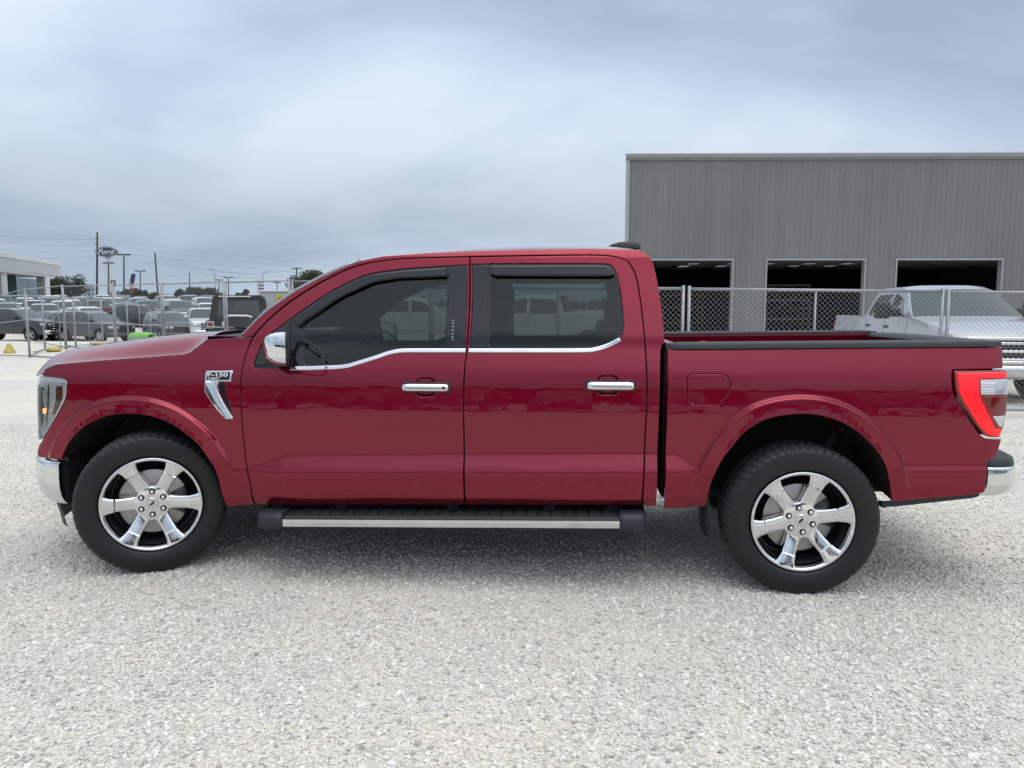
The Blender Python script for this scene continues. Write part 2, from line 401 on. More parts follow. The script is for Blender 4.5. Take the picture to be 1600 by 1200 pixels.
def yside(x, z):
    x = np.asarray(x, float); z = np.asarray(z, float)
    y = base_y(z)
    zu = np.interp(x, *ZU); zl = np.interp(x, *ZL); B = .42 * (zu - zl) * sst(.30, .60, x) * np.where((x > 3.2) & (x < 4.15), 0.0, 1.0)
    t = 0
    for k in (-1, 0, 1): t = t + np.clip((zu - z - k * .005) / (zu - zl + 1e-6), 0, 1)
    y = y + B * t / 3
    zr = .485 + (x - .637) * .018; y = y - .34 * np.maximum(0, zr - z) * sst(.3, .6, x) * (x < 3.2)
    for A in (ARCH_FS, ARCH_RS):
        d = seg_dist(A, x, z, False)
        y = y + .026 * (1 - sst(.077, .099, d)) * sst(.56, .74, z) + .004 * (1 - sst(.0, .03, d)) * sst(.45, .6, z)
    y = y - .20 * np.maximum(0, (-.52 - x) / .42) ** 2.2
    y = y - .024 * np.maximum(0, (x - 4.63) / .11) ** 2
    y = y - cup(x, z, 1.575, 1.697, 1.068, 1.180, .013) - cup(x, z, 2.582, 2.712, 1.086, 1.200, .013)
    return y
def ys(x, z): return float(yside(np.array([x]), np.array([z]))[0])

TX, TY, TYAW = -2.03635, 5.26661, 0.081049
truck = thing('pickup_truck', (TX, TY, 0), -TYAW, 'dark red metallic crew cab pickup with chrome wheels parked on pale gravel', 'pickup truck')
def T(x, y, z): return (x, -y, z)

ARCH_F2, ARCH_R2 = ARCH_FS, ARCH_RS
FENDER = [(-.637, 1.172), (-.61, 1.206), (-.551, 1.229), (-.294, 1.253), (.052, 1.277), (.212, 1.289), (.257, 1.303), (.308, 1.344), (.356, 1.38), (.443, 1.387), (.544, 1.393), (.616, 1.395), (.602, 1.352), (.584, 1.285), (.572, 1.204), (.569, 1.141), (.569, 1.022), (.570, .997), (.573, .875), (.585, .689), (.595, .614), (.610, .532), (.612, .424)] + ARCH_FS + [(-.689, .685), (-.701, .704), (-.682, .752), (-.654, .782), (-.615, .826), (-.573, .884), (-.530, .946), (-.489, 1.012), (-.470, 1.064), (-.472, 1.138), (-.490, 1.156), (-.587, 1.168)]
F_DOOR = [(.627, 1.395), (.72, 1.504), (.852, 1.614), (1.03, 1.724), (1.175, 1.793), (1.304, 1.824), (1.491, 1.842), (1.852, 1.849), (1.864, 1.566), (1.859, 1.336), (1.846, 1.213), (1.845, .946), (1.848, .674), (1.851, .464), (.625, .431), (.619, .535), (.604, .614), (.593, .689), (.581, .875), (.578, .997), (.576, 1.022), (.576, 1.141), (.579, 1.204), (.591, 1.285), (.610, 1.352)]
F_DLO = [(.639, 1.226), (.658, 1.313), (.695, 1.394), (.851, 1.515), (1.038, 1.649), (1.217, 1.741), (1.309, 1.768), (1.495, 1.79), (1.736, 1.804), (1.846, 1.811), (1.856, 1.566), (1.851, 1.333), (1.48, 1.331), (1.344, 1.289), (1.181, 1.244), (.922, 1.228), (.662, 1.215)]
R_DOOR = [(1.865, 1.849), (2.195, 1.853), (2.558, 1.857), (2.684, 1.849), (2.755, 1.821), (2.801, 1.75), (2.833, 1.514), (2.851, 1.254), (2.853, 1.043), (2.847, .896), (2.843, .742), (2.832, .485), (1.866, .464), (1.862, .674), (1.857, .946), (1.858, 1.213), (1.870, 1.336), (1.877, 1.566)]
R_DLO = [(1.873, 1.812), (1.979, 1.815), (2.63, 1.814), (2.669, 1.803), (2.694, 1.763), (2.715, 1.691), (2.735, 1.513), (2.732, 1.426), (2.713, 1.395), (2.664, 1.371), (2.601, 1.348), (2.542, 1.337), (1.878, 1.333), (1.885, 1.566)]
CAB = [(2.86, 1.254), (2.841, 1.514), (2.81, 1.752), (2.763, 1.825), (2.688, 1.857), (2.558, 1.865), (2.194, 1.863), (1.863, 1.859), (1.49, 1.851), (1.304, 1.833), (1.172, 1.803), (1.026, 1.735), (.847, 1.625), (.715, 1.515), (.620, 1.403), (.551, 1.40), (.672, 1.533), (.847, 1.658), (.991, 1.738), (1.118, 1.795), (1.209, 1.832), (1.346, 1.86), (1.582, 1.876), (1.861, 1.887), (2.193, 1.895), (2.558, 1.898), (2.775, 1.893), (2.836, 1.885), (2.874, 1.861), (2.898, 1.824), (2.921, 1.719), (2.939, 1.591), (2.953, 1.427), (2.955, 1.379), (2.934, 1.348), (2.930, 1.255), (2.924, .913), (2.920, .766), (2.917, .473), (2.843, .483), (2.853, .742), (2.857, .896), (2.862, 1.043)]
BED = [(2.972, 1.334), (3.503, 1.34), (4.168, 1.35), (4.72, 1.355), (4.711, 1.246), (4.46, 1.238), (4.450, 1.214), (4.453, 1.12), (4.487, 1.063), (4.564, .945), (4.606, .890), (4.64, .870), (4.708, .870), (4.689, .784), (4.643, .758), (4.638, .675), (4.635, .591), (4.612, .579), (4.391, .554)] + ARCH_RS + [(2.963, .462), (2.965, .758), (2.969, .914), (2.973, 1.179)]
FUEL = [(3.074, 1.19), (3.092, 1.207), (3.25, 1.210), (3.285, 1.200), (3.309, 1.158), (3.299, 1.106), (3.241, 1.037), (3.109, 1.036), (3.075, 1.073)]
F_GLASS = [(.914, 1.475), (1.134, 1.634), (1.314, 1.718), (1.451, 1.742), (1.733, 1.752), (1.742, 1.335), (1.48, 1.334), (1.344, 1.295), (1.181, 1.250), (.937, 1.239)]
R_GLASS = [(1.985, 1.78), (2.66, 1.78), (2.69, 1.738), (2.711, 1.673), (2.728, 1.513), (2.723, 1.426), (2.664, 1.378), (2.601, 1.355), (2.542, 1.344), (1.99, 1.340)]
def dense(x0, x1, z0, z1, s=.007): return [(a, b) for a in np.arange(x0, x1, s) for b in np.arange(z0, z1, s)]
def arch_pts(A):
    P = []
    for i in range(len(A) - 1):
        a = np.array(A[i]); b = np.array(A[i + 1]); u = b - a; l = np.linalg.norm(u); u /= l; nrm = np.array([u[1], -u[0]])
        k = max(1, int(round(l / .012)))
        for j in range(k):
            for d in (.060, .070, .075, .080, .085, .090, .095, .100, .106, .116): P.append(tuple(a + u * l * (j + .5) / k + nrm * d))
    return P
exF = arch_pts(ARCH_FS); exR = arch_pts(ARCH_RS)
def ledge_pts(x0, x1):
    P = []
    for x in np.arange(x0, x1, .018):
        zu = np.interp(x, *ZU); zl = np.interp(x, *ZL); P += [(x, zu + .007), (x, zu), (x, zu - .007), (x, zl + .007), (x, zl), (x, zl - .007)]
    return P
RX = lambda P: [(x + max(0, x - 4.60) * .11, z) for x, z in P]
S = lambda P: smooth_poly(RX(P))
fender_geo = panel_geo(S(FENDER), yside, er=.0035, extra=exF + ledge_pts(.45, .6))
door_f_geo = panel_geo(S(F_DOOR), yside, er=.0035, grow=.0028, holes=[S(F_DLO)], extra=dense(1.56, 1.71, 1.055, 1.19) + ledge_pts(.6, 1.86))
door_r_geo = panel_geo(S(R_DOOR), yside, er=.0035, grow=.0028, holes=[S(R_DLO)], extra=dense(2.57, 2.725, 1.075, 1.21) + ledge_pts(1.87, 2.84))
cab_geo = panel_geo(S(CAB), yside, res=.02, er=.0035, extra=ledge_pts(2.86, 2.92))
bed_geo = panel_geo(S(BED), yside, holes=[S(FUEL)], extra=exR + ledge_pts(2.97, 3.2) + ledge_pts(4.2, 4.63))
fuel_geo = panel_geo([((x - 3.19) * .978 + 3.19, (z - 1.122) * .972 + 1.122) for x, z in S(FUEL)], yside, off=-.0015)
surr_f = panel_geo(F_DLO, yside, holes=[S(F_GLASS)], res=.03, er=.002, skirt=.008, off=-.008)
surr_r = panel_geo(R_DLO, yside, holes=[S(R_GLASS)], res=.03, er=.002, skirt=.008, off=-.008)
gl_f = panel_geo([((x - 1.33) * 1.01 + 1.33, (z - 1.48) * 1.015 + 1.48) for x, z in S(F_GLASS)], yside, res=.05, er=.001, skirt=0, off=-.013, round_=0)
gl_r = panel_geo([((x - 2.35) * 1.01 + 2.35, (z - 1.56) * 1.015 + 1.56) for x, z in S(R_GLASS)], yside, res=.05, er=.001, skirt=0, off=-.013, round_=0)
# door-mounted strips
VIS_F = [(.857, 1.500), (1.038, 1.637), (1.218, 1.729), (1.31, 1.757), (1.495, 1.778), (1.722, 1.792), (1.728, 1.742), (1.452, 1.734), (1.314, 1.711), (1.134, 1.630), (.925, 1.490), (.893, 1.452)]
VIS_R = [(1.98, 1.803), (2.63, 1.802), (2.664, 1.789), (2.685, 1.752), (2.665, 1.741), (2.015, 1.744), (1.985, 1.755)]
def strip_poly(pts, wd):
    P = np.array(pts); t = np.gradient(P, axis=0); t /= np.linalg.norm(t, axis=1)[:, None]; n = np.stack([-t[:, 1], t[:, 0]], 1)
    return [tuple(p) for p in (P + n * wd / 2)] + [tuple(p) for p in (P - n * wd / 2)[::-1]]
def curve_pts(pts, k=6):
    P = [np.array(p, float) for p in pts]; o = []
    for i in range(len(P) - 1):
        a, b, c, d = P[max(0, i - 1)], P[i], P[i + 1], P[min(len(P) - 1, i + 2)]
        for j in range(k):
            t = j / k; o.append(tuple(.5 * ((2 * b) + (c - a) * t + (2 * a - 5 * b + 4 * c - d) * t * t + (3 * b - a - 3 * c + d) * t ** 3)))
    return o + [tuple(P[-1])]
CH_F = strip_poly(curve_pts([(.86, 1.222), (1.0, 1.225), (1.165, 1.234), (1.25, 1.256), (1.36, 1.290), (1.42, 1.311), (1.49, 1.323), (1.6, 1.325), (1.856, 1.326)]), .021)
CH_R = strip_poly(curve_pts([(1.873, 1.326), (2.2, 1.327), (2.5, 1.329), (2.58, 1.336), (2.65, 1.358), (2.713, 1.390)]), .021)
chf = panel_geo(CH_F, yside, res=.02, er=.004, skirt=.012, off=.006); chr_ = panel_geo(CH_R, yside, res=.02, er=.004, skirt=.012, off=.006)
vzf = panel_geo(VIS_F, yside, res=.02, er=.010, skirt=.03, off=.022); vzr = panel_geo(VIS_R, yside, res=.02, er=.010, skirt=.03, off=.022)
BAR = strip_poly([(.915, 1.380), (.985, 1.350), (1.028, 1.318), (1.040, 1.29), (1.048, 1.24)], .020)
barg = panel_geo(BAR, yside, res=.02, er=.003, skirt=.01, off=-.006)
PIL_F = [(1.745, 1.795), (1.848, 1.803), (1.856, 1.566), (1.851, 1.34), (1.750, 1.34)]
PIL_R = [(1.874, 1.804), (1.968, 1.806), (1.972, 1.342), (1.88, 1.342), (1.886, 1.566)]
pif = panel_geo(PIL_F, yside, res=.05, er=.004, skirt=.008, off=.000); pir = panel_geo(PIL_R, yside, res=.05, er=.004, skirt=.008, off=.000)
MIR_TRI = [(.648, 1.235), (.664, 1.313), (.700, 1.392), (.835, 1.497), (.84, 1.40), (.85, 1.24)]
mtri = panel_geo(MIR_TRI, yside, res=.05, er=.006, skirt=.02, off=.004)

def handle_mb(x0, x1, z0, z1, lock):
    zc_ = (z0 + z1) / 2; y0 = ys((x0 + x1) / 2 - .25, zc_)
    m = MB(); rows = []
    for x, g in ((x0, .55), (x0 + .006, .9), (x0 + .03, 1), (x1 - .03, 1), (x1 - .006, .9), (x1, .55)):
        h = (z1 - z0) / 2 * (g if g < 1 else 1); o = .040 * (.75 + .25 * g)
        rows.append([T(x, y0 + .012, zc_ - h * .8), T(x, y0 + o - .010, zc_ - h), T(x, y0 + o, zc_ - h * .6), T(x, y0 + o + .003, zc_ + h * .12), T(x, y0 + o - .004, zc_ + h * .75), T(x, y0 + o - .016, zc_ + h), T(x, y0 + .012, zc_ + h * .8)])
    m.loft(rows, True, True); n = len(m.V)
    m.F.append(tuple(range(7))); m.S.append(False); m.F.append(tuple(range(n - 1, n - 8, -1))); m.S.append(False)
    return m, y0 + .041
def mirrored(mb, side):
    if side > 0: return mb
    mb.V = [(x, -y, z) for x, y, z in mb.V]; return mb

for side in (1, -1):
    fd = put_panel('fender', fender_geo, RED, truck, side)
    d1 = put_panel('door', door_f_geo, RED, truck, side); d2 = put_panel('door', door_r_geo, RED, truck, side)
    put_panel('cab_side', cab_geo, RED, truck, side)
    bs = put_panel('bed_side', bed_geo, RED, truck, side)
    if side > 0: put_panel('fuel_door', fuel_geo, RED, bs, side)
    else: put_panel('bed_patch', fuel_geo, RED, bs, side)
    for dd, items in ((d1, (('window_frame', surr_f, BLACKGLOSS), ('window_glass', gl_f, GLASS_T), ('chrome_strip', chf, CHROME), ('rain_visor', vzf, BLACKGLOSS), ('divider_bar', barg, PLASTIC), ('pillar_cover', pif, BLACKGLOSS), ('mirror_base', mtri, PLASTIC))),
                      (d2, (('window_frame', surr_r, BLACKGLOSS), ('window_glass', gl_r, GLASS_T), ('chrome_strip', chr_, CHROME), ('rain_visor', vzr, BLACKGLOSS), ('pillar_cover', pir, BLACKGLOSS)))):
        for nm, g, mm in items: put_panel(nm, g, mm, dd, side)
    hm, yh = handle_mb(1.511, 1.771, 1.0995, 1.146, True); mirrored(hm, side).build('door_handle', CHROME, d1)
    hm, yh2 = handle_mb(2.534, 2.787, 1.116, 1.165, False); mirrored(hm, side).build('door_handle', CHROME, d2)
    k = MB(); k.lathe([(.0, -.001), (.008, -.001), (.009, .002)], 16, 'y', True, (1.745, -yh - .0028, 1.124)); k.box(1.53, 1.76, -yh - .0035, -yh + .008, 1.1185, 1.1215); mirrored(k, side).build('handle_lock', BLACKGLOSS, d1)
    k = MB(); k.box(2.56, 2.775, -yh2 - .0035, -yh2 + .008, 1.1355, 1.1385); mirrored(k, side).build('handle_groove', BLACKGLOSS, d2)
    k = MB()
    for x0, x1, z0, z1, xx in ((1.504, 1.778, 1.093, 1.152, 1.45), (2.527, 2.794, 1.109, 1.171, 2.48)):
        yy = ys(xx, (z0 + z1) / 2); k.box(x0, x1, -yy - .004, -yy + .012, z0, z1, .004)
        mirrored(k, side).build('handle_gasket', PLASTIC, d1 if x0 < 2 else d2); k = MB()

# keypad printed on the pillar cover, F-150 badge and fender vent (near side and far side)
def text_obj(name, body, size, m, parent, loc, rot=(math.pi / 2, 0, 0), sx=1.0, ext=.001, shear=0.0, align='LEFT', bold=0.0):
    c = bpy.data.curves.new(name, 'FONT'); c.body = body; c.size = size; c.extrude = ext; c.shear = shear; c.align_x = align; c.offset = bold; c.resolution_u = 4
    o = bpy.data.objects.new(name, c); COL.objects.link(o); bpy.context.view_layer.update()
    me = bpy.data.meshes.new_from_object(o.evaluated_get(bpy.context.evaluated_depsgraph_get())); bpy.data.objects.remove(o); bpy.data.curves.remove(c)
    me.materials.clear(); me.materials.append(m); me.name = name
    o = bpy.data.objects.new(name, me); o.location = loc; o.rotation_euler = rot; o.scale = (sx, 1, 1); return link(o, parent)
PRINT = mat('pale_print', (0.45, 0.46, 0.48), 0.5)
WHITEP = mat('white_print', (0.75, 0.75, 0.76), 0.35)
kp = thing('keypad', (0, 0, 0), 0, parent=truck)
m = MB()
for i in range(5):
    z = 1.395 + i * .0195; y = ys(1.782, z) + .0035
    m.box(1.776, 1.785, -y - .001, -y, z, z + .008)
m.build('key_marks', PRINT, kp)
for z0, z1 in ((1.383, 1.386), (1.491, 1.494)):
    m = MB(); y = ys(1.782, z0) + .0035; m.box(1.771, 1.791, -y - .001, -y, z0, z1); m.build('key_bracket', PRINT, kp)
fvent = thing('fender_vent', (0, 0, 0), 0, parent=truck)
BADGE = [(.365, 1.196), (.372, 1.204), (.520, 1.207), (.527, 1.202), (.518, 1.176), (.517, 1.146), (.365, 1.148)]
VENT = [(.366, 1.147), (.440, 1.147), (.440, 1.085), (.473, 1.021), (.523, .939), (.520, .932), (.485, .932), (.434, .984), (.387, 1.050), (.363, 1.09)]
put_panel('badge_plate', panel_geo(BADGE, yside, res=.02, er=.004, skirt=.014, off=.010), CHROME, fvent)
put_panel('badge_field', panel_geo([(.374, 1.154), (.376, 1.197), (.512, 1.199), (.510, 1.154)], yside, res=.03, er=.001, skirt=.004, off=.0115), BLACKGLOSS, fvent)
vd = lambda x, z: yside(x, z) + .012 - .018 * sst(.0, .05, (x - .365) - (1.147 - z) * .55 + 0 * z) * 0.6
put_panel('vent_blade', panel_geo(VENT, vd, res=.012, er=.006, skirt=.02, off=.004), CHROME, fvent)
put_panel('vent_slot', panel_geo([(.443, 1.143), (.478, 1.145), (.484, 1.065), (.515, 1.0), (.524, .948), (.478, 1.02), (.446, 1.085)], yside, res=.02, er=.003, skirt=.003, off=.0015), BLACKGLOSS, fvent)
by = -(ys(.44, 1.175) + .0145)
text_obj('badge_lettering', 'F-150', .030, WHITEP, fvent, (.380, by, 1.1745), sx=1.78, bold=.0009)
text_obj('badge_lettering', 'LARIAT', .0165, WHITEP, fvent, (.385, by, 1.1575), sx=1.25, bold=.0005)

# ---- hood
def fx(y): return -.95 + .12 * (abs(y) / .7) ** 3
HG = ([-.66, -.637, -.61, -.551, -.294, .052, .212, .257, .308, .356], [1.165, 1.176, 1.209, 1.233, 1.257, 1.281, 1.294, 1.308, 1.348, 1.386])
ZS = ([0, .012, .03, .06, .10, .16, .3, .48, .75, 1.0, 1.17, 1.4], [1.168, 1.192, 1.214, 1.244, 1.270, 1.293, 1.322, 1.346, 1.383, 1.407, 1.419, 1.425])
rows = []
NS = 46; NX = 44
for i in range(NX):
    t = (i / (NX - 1)) ** 1.35; row = []
    for j in range(NS + 1):
        v = -1 + 2 * j / NS; vv = math.copysign(1 - (1 - abs(v)) ** 1.5, v)
        y = .948 * vv
        for _ in range(6):
            xb = .352 - .05 * (1 - abs(vv) ** 2); x = fx(y) + (xb - fx(y)) * t
            zg = float(np.interp(x, *HG)); yg = ys(x, min(zg, 1.385)) - .004; y = yg * vv
        d = max(0, x - fx(y)); zs = float(np.interp(d, *ZS)); zg = min(float(np.interp(x, *HG)), zs - .004 if abs(vv) < 1 else 9)
        u = abs(y) / yg
        z = zg + (zs - zg) * float(np.interp(u, [0, .50, .66, .74, .80, .85, .90, .945, .975, 1], [1, 1, .995, .97, .90, .76, .52, .26, .09, 0]))
        z += -.012 * float(sst(.70, .60, np.array(u)) - 0) * float(sst(.1, .3, np.array(t))) * 0
        row.append((x, -y, z))
    rows.append(row)
hood = MB().loft(rows).build('hood', RED, truck)
# cowl, wipers
m = MB(); cw = []
for j in range(25):
    v = -1 + j / 12; y = .86 * v; cw.append([T(.30 - .05 * (1 - v * v), y, 1.395), T(.38 - .05 * (1 - v * v), y, 1.400), T(.50 - .06 * (1 - v * v), y, 1.398), T(.60, y, 1.36)])
m.loft(cw).build('cowl', PLASTIC, truck)
for yy in (.35, -.30):
    MB().tube([T(.40, yy, 1.405), T(.47, yy + .25, 1.437), T(.50, yy + .50, 1.452)], .009, 6).build('wiper', PLASTIC, truck)
# ---- windshield, roof, back of the cab: lofted between the two cab sides
EDGE = [p for p in CAB if False]
EP = [(.551, 1.40), (.672, 1.533), (.847, 1.658), (.991, 1.738), (1.118, 1.795), (1.209, 1.832), (1.346, 1.86), (1.582, 1.876), (1.861, 1.887), (2.193, 1.895), (2.558, 1.898), (2.775, 1.893), (2.836, 1.885), (2.874, 1.861), (2.898, 1.824), (2.921, 1.719), (2.939, 1.591), (2.953, 1.427), (2.955, 1.379), (2.934, 1.348), (2.930, 1.255), (2.924, .913), (2.917, .473)]
def cab_row(x, z, bow, crown, n=28):
    ye = ys(x, z) - .006; r = []
    for j in range(n + 1):
        v = math.sin((-1 + 2 * j / n) * math.pi / 2); y = ye * v
        r.append(T(x - bow * (1 - v * v), y, z + crown * (1 - abs(v) ** 2.6)))
    return r
wr = [cab_row(x, z, .13, .012 + .02 * i / 4) for i, (x, z) in enumerate(EP[:5])]
MB().loft(wr).build('windshield', GLASS_C, truck)
rr = []
for i, (x, z) in enumerate(EP[4:14]):
    rr.append(cab_row(x, z, max(0, .13 - i * .045) if i < 8 else -.0, [.032, .040, .048, .058, .064, .064, .056, .042, .036, .028][i]))
MB().loft(rr).build('roof', RED, truck)
br = [cab_row(x, z, 0, [.028, .012, .004][i] if i < 3 else 0) for i, (x, z) in enumerate(EP[13:])]
MB().loft(br).build('cab_back', RED, truck)
m = MB(); rw = []
for x, z in ((2.917, 1.76), (2.930, 1.68), (2.943, 1.591), (2.957, 1.43)):
    rw.append([T(x + .004, .58 * v, z) for v in (-1, -.5, 0, .5, 1)])
m.loft(rw).build('rear_window', BLACKGLOSS, truck)
GLASSTRIM = mat('trim_with_sky_sheen', (0.30, 0.31, 0.33), 0.18, 0.6)
# moulding along the windshield edges, pale and wide to imitate sky reflected there
for s in (1, -1):
    MB().tube([T(x + .006, s * (ys(x, z) - .016), z + .006) for x, z in EP[:6]], .013, 8).build('windshield_trim', GLASSTRIM, truck)
# antenna fin on the roof
m = MB(); rws = []
for x, h, wd in ((2.655, .0, .02), (2.70, .028, .045), (2.75, .042, .06), (2.80, .046, .062), (2.86, .040, .058), (2.885, .030, .05), (2.89, .0, .045)):
    rws.append([T(x, wd * a, 1.950 + h * b) for a, b in ((-1, 0), (-.95, .6), (-.6, .95), (0, 1), (.6, .95), (.95, .6), (1, 0))])
m.loft(rws).build('roof_antenna', PLASTIC, truck)

# ---- interior: dark tub, dashboard, seats, wheel
m = MB(); m.box(.5, 2.86, -.86, .86, .50, .55)
m.box(2.78, 2.86, -.80, .80, .55, 1.30); m.box(.45, .62, -.85, .85, .55, 1.30)
m.build('cabin_floor', UNDER, truck)
m = MB(); m.box(.56, .95, -.84, .84, 1.05, 1.30, .05); m.build('dashboard', SEATM, truck)
for yy in (.42, -.42):
    s = MB(); s.box(1.25, 1.75, yy - .26, yy + .26, .75, .95, .06); bmv = MB(); bmv.box(-.07, .07, -.25, .25, 0, .62, .06)
    s.add([(x + 1.76 + z * .30, y + yy, z + .90) for x, y, z in bmv.V], bmv.F, True); hb = MB(); hb.box(-.05, .05, -.13, .13, 0, .17, .04)
    s.add([(x + 1.97, y + yy, z + 1.54) for x, y, z in hb.V], hb.F, True); s.build('seat', SEATM, truck)
s = MB(); s.box(2.2, 2.72, -.72, .72, .75, .95, .06); s.box(2.62, 2.78, -.72, .72, .92, 1.48, .06)
for yy in (-.45, .45): s.box(2.68, 2.77, yy - .13, yy + .13, 1.46, 1.62, .035)
s.build('rear_bench', SEATM, truck)
ring = [T(1.10 + .06 * math.sin(a), .42 + .19 * math.cos(a), 1.20 + .18 * math.sin(a)) for a in np.linspace(0, 2 * math.pi, 25)]
MB().tube(ring, .015, 6).build('steering_wheel', SEATM, truck)
for s in (1, -1):          # dark inner skins behind doors and wings
    m = MB(); rows = []
    for x in np.arange(.50, 2.93, .12):
        rows.append([T(x, s * (ys(x, z) - .055), z) for z in (.47, .6, .8, 1.0, 1.2, 1.30)])
    m.loft(rows).build('door_lining', UNDER, truck)
for s in (1, -1):          # body-in-white strips behind the door shuts, so no daylight shows through the gaps
    for path in ([(1.858, .46), (1.851, .7), (1.851, .95), (1.852, 1.21), (1.864, 1.34), (1.870, 1.566), (1.858, 1.855)], [(2.838, .485), (2.849, .742), (2.853, .9), (2.857, 1.05), (2.855, 1.254), (2.836, 1.514), (2.805, 1.75), (2.758, 1.822), (2.686, 1.853), (2.558, 1.861), (2.195, 1.858), (1.858, 1.855), (1.49, 1.846), (1.304, 1.828), (1.174, 1.798), (1.029, 1.729), (.85, 1.619), (.718, 1.508), (.622, 1.398), (.604, 1.352), (.586, 1.285), (.574, 1.204), (.572, 1.1), (.574, .9), (.588, .689), (.614, .44)]):
        P = np.array(path); tg_ = np.gradient(P, axis=0); tg_ /= np.linalg.norm(tg_, axis=1)[:, None]; nn_ = np.stack([-tg_[:, 1], tg_[:, 0]], 1)
        MB().loft([[T(p[0] + n[0] * q, s * (ys(p[0] + n[0] * q, p[1] + n[1] * q) - .028), p[1] + n[1] * q) for q in (-.028, 0, .028)] for p, n in zip(P, nn_)]).build('door_shut', UNDER, truck)
    m = MB(); m.box(-.61, -.55, min(s * .5, s * .895), max(s * .5, s * .895), .40, .70, .01); m.build('splash_guard', UNDER, truck)
m = MB(); m.box(.50, .56, -.86, .86, .45, 1.33); m.build('firewall', UNDER, truck)

# ---- bed
BED_L = [(2.985, 1.33), (4.70, 1.35)]
for s in (1, -1):
    m = MB(); rows = []
    for x, zt in ((2.985, 1.345), (3.5, 1.352), (4.1, 1.360), (4.69, 1.366)):
        rows.append([T(x, s * .80, 1.03), T(x, s * .80, zt - .01), T(x, s * .802, zt + .014), T(x, s * .835, zt + .014)])
    m.loft(rows, False)
    for k in range(7):
        x = 3.1 + k * .25; m.box(x, x + .10, -s * .80 if s < 0 else -.80, -s * .775 if s < 0 else -.775, .9, 1.27) if False else m.box(x, x + .09, min(-s * .80, -s * .775), max(-s * .80, -s * .775), 1.05, 1.27, .008)
    m.build('bed_inner_wall', RED, truck)
    # plastic rail cap
    rows = []
    for x in np.linspace(2.962, 4.728, 22):
        z0 = 1.337 + (x - 2.97) * .0125; yo = ys(x, z0) + .006; a = .0 if 2.98 < x < 4.715 else .008
        zt = z0 + .036 - a
        rows.append([T(x, s * (yo - a), z0), T(x, s * (yo - .001 - a), zt - .012), T(x, s * (yo - .012), zt - .002), T(x, s * (yo - .04), zt), T(x, s * (.81), zt), T(x, s * (.79), zt - .008), T(x, s * (.79), z0 + .016)])
    mm = MB(); mm.loft(rows); n = 7; k = len(mm.V) - n
    mm.F.append(tuple(range(n))); mm.S.append(False); mm.F.append(tuple(range(k, k + n))); mm.S.append(False)
    mm.build('bed_rail_cap', RAILPL, truck)
    for xx in (3.42, 4.1):
        q = MB(); q.box(xx, xx + .05, min(-s * .80, -s * .77), max(-s * .80, -s * .77), 1.25, 1.31, .008); q.build('tie_down', RED, truck)
m = MB(); m.box(2.985, 4.70, -.80, .80, 1.02, 1.05); m.build('bed_floor', RAILPL, truck)
m = MB(); m.box(2.968, 2.992, -.90, .90, .50, 1.345); m.box(2.962, 3.02, -.86, .86, 1.345, 1.372, .008); m.build('bed_front_wall', RED, truck)
m = MB(); m.box(2.9585, 2.9655, -.875, .875, .50, 1.335); m.build('gap_blackout', UNDER, truck)  # added black sheet: darkens the cab-to-bed gap and shuts out daylight
tg = MB(); rows = []
for y in np.linspace(-.81, .81, 15):
    xo = 4.79 - .06 * (abs(y) / .81) ** 3
    rows.append([T(4.665, y, .87), T(4.665, y, 1.345), T(xo - .02, y, 1.355), T(xo, y, 1.34), T(xo - .01, y, 1.12), T(xo + .01, y, .88), T(4.665, y, .87)])
tailgate = tg.loft(rows, False).build('tailgate', RED, truck)
rows = []
for y in np.linspace(-.83, .83, 15):
    xo = 4.795 - .06 * (abs(y) / .81) ** 3; zz = 1.362 + .012 * (1 - (y / .83) ** 4)
    rows.append([T(4.655, y, zz - .02), T(4.66, y, zz), T(4.70, y, zz + .012), T(xo - .02, y, zz + .010), T(xo + .006, y, zz - .004), T(xo + .006, y, zz - .03)])
MB().loft(rows).build('tailgate_cap', RAILPL, tailgate)
rows = [[T(4.80, y, z) for z in (.98, 1.02)] for y in (-.5, .5)]
m = MB(); m.box(4.78, 4.802, -.12, .12, 1.16, 1.21, .006); m.build('tailgate_handle', CHROME, tailgate)

# ---- lamps
TL = [(4.465, 1.231), (4.60, 1.2335), (4.716, 1.236), (4.728, 1.226), (4.727, 1.099), (4.722, 1.015), (4.712, .937), (4.694, .885), (4.646, .883), (4.619, .897), (4.577, .949), (4.501, 1.067), (4.470, 1.122)]
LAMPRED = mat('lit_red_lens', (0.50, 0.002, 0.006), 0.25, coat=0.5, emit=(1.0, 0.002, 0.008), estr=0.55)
LAMPDRED = mat('dark_red_lens', (0.16, 0.004, 0.010), 0.08, coat=1.0)
LENSW = mat('clear_ribbed_lens', (0.62, 0.63, 0.66), 0.12, 0.5, coat=1.0)
HOUS = mat('lamp_housing', (0.30, 0.015, 0.02), 0.2, coat=0.6)
LAMPIN = mat('lamp_inner_grey', (0.88, 0.89, 0.90), 0.22, 0.15, var=.12, vscale=40)
AMBER = mat('amber_reflector', (0.20, 0.055, 0.015), 0.2, coat=1.0, var=.2, vscale=60)
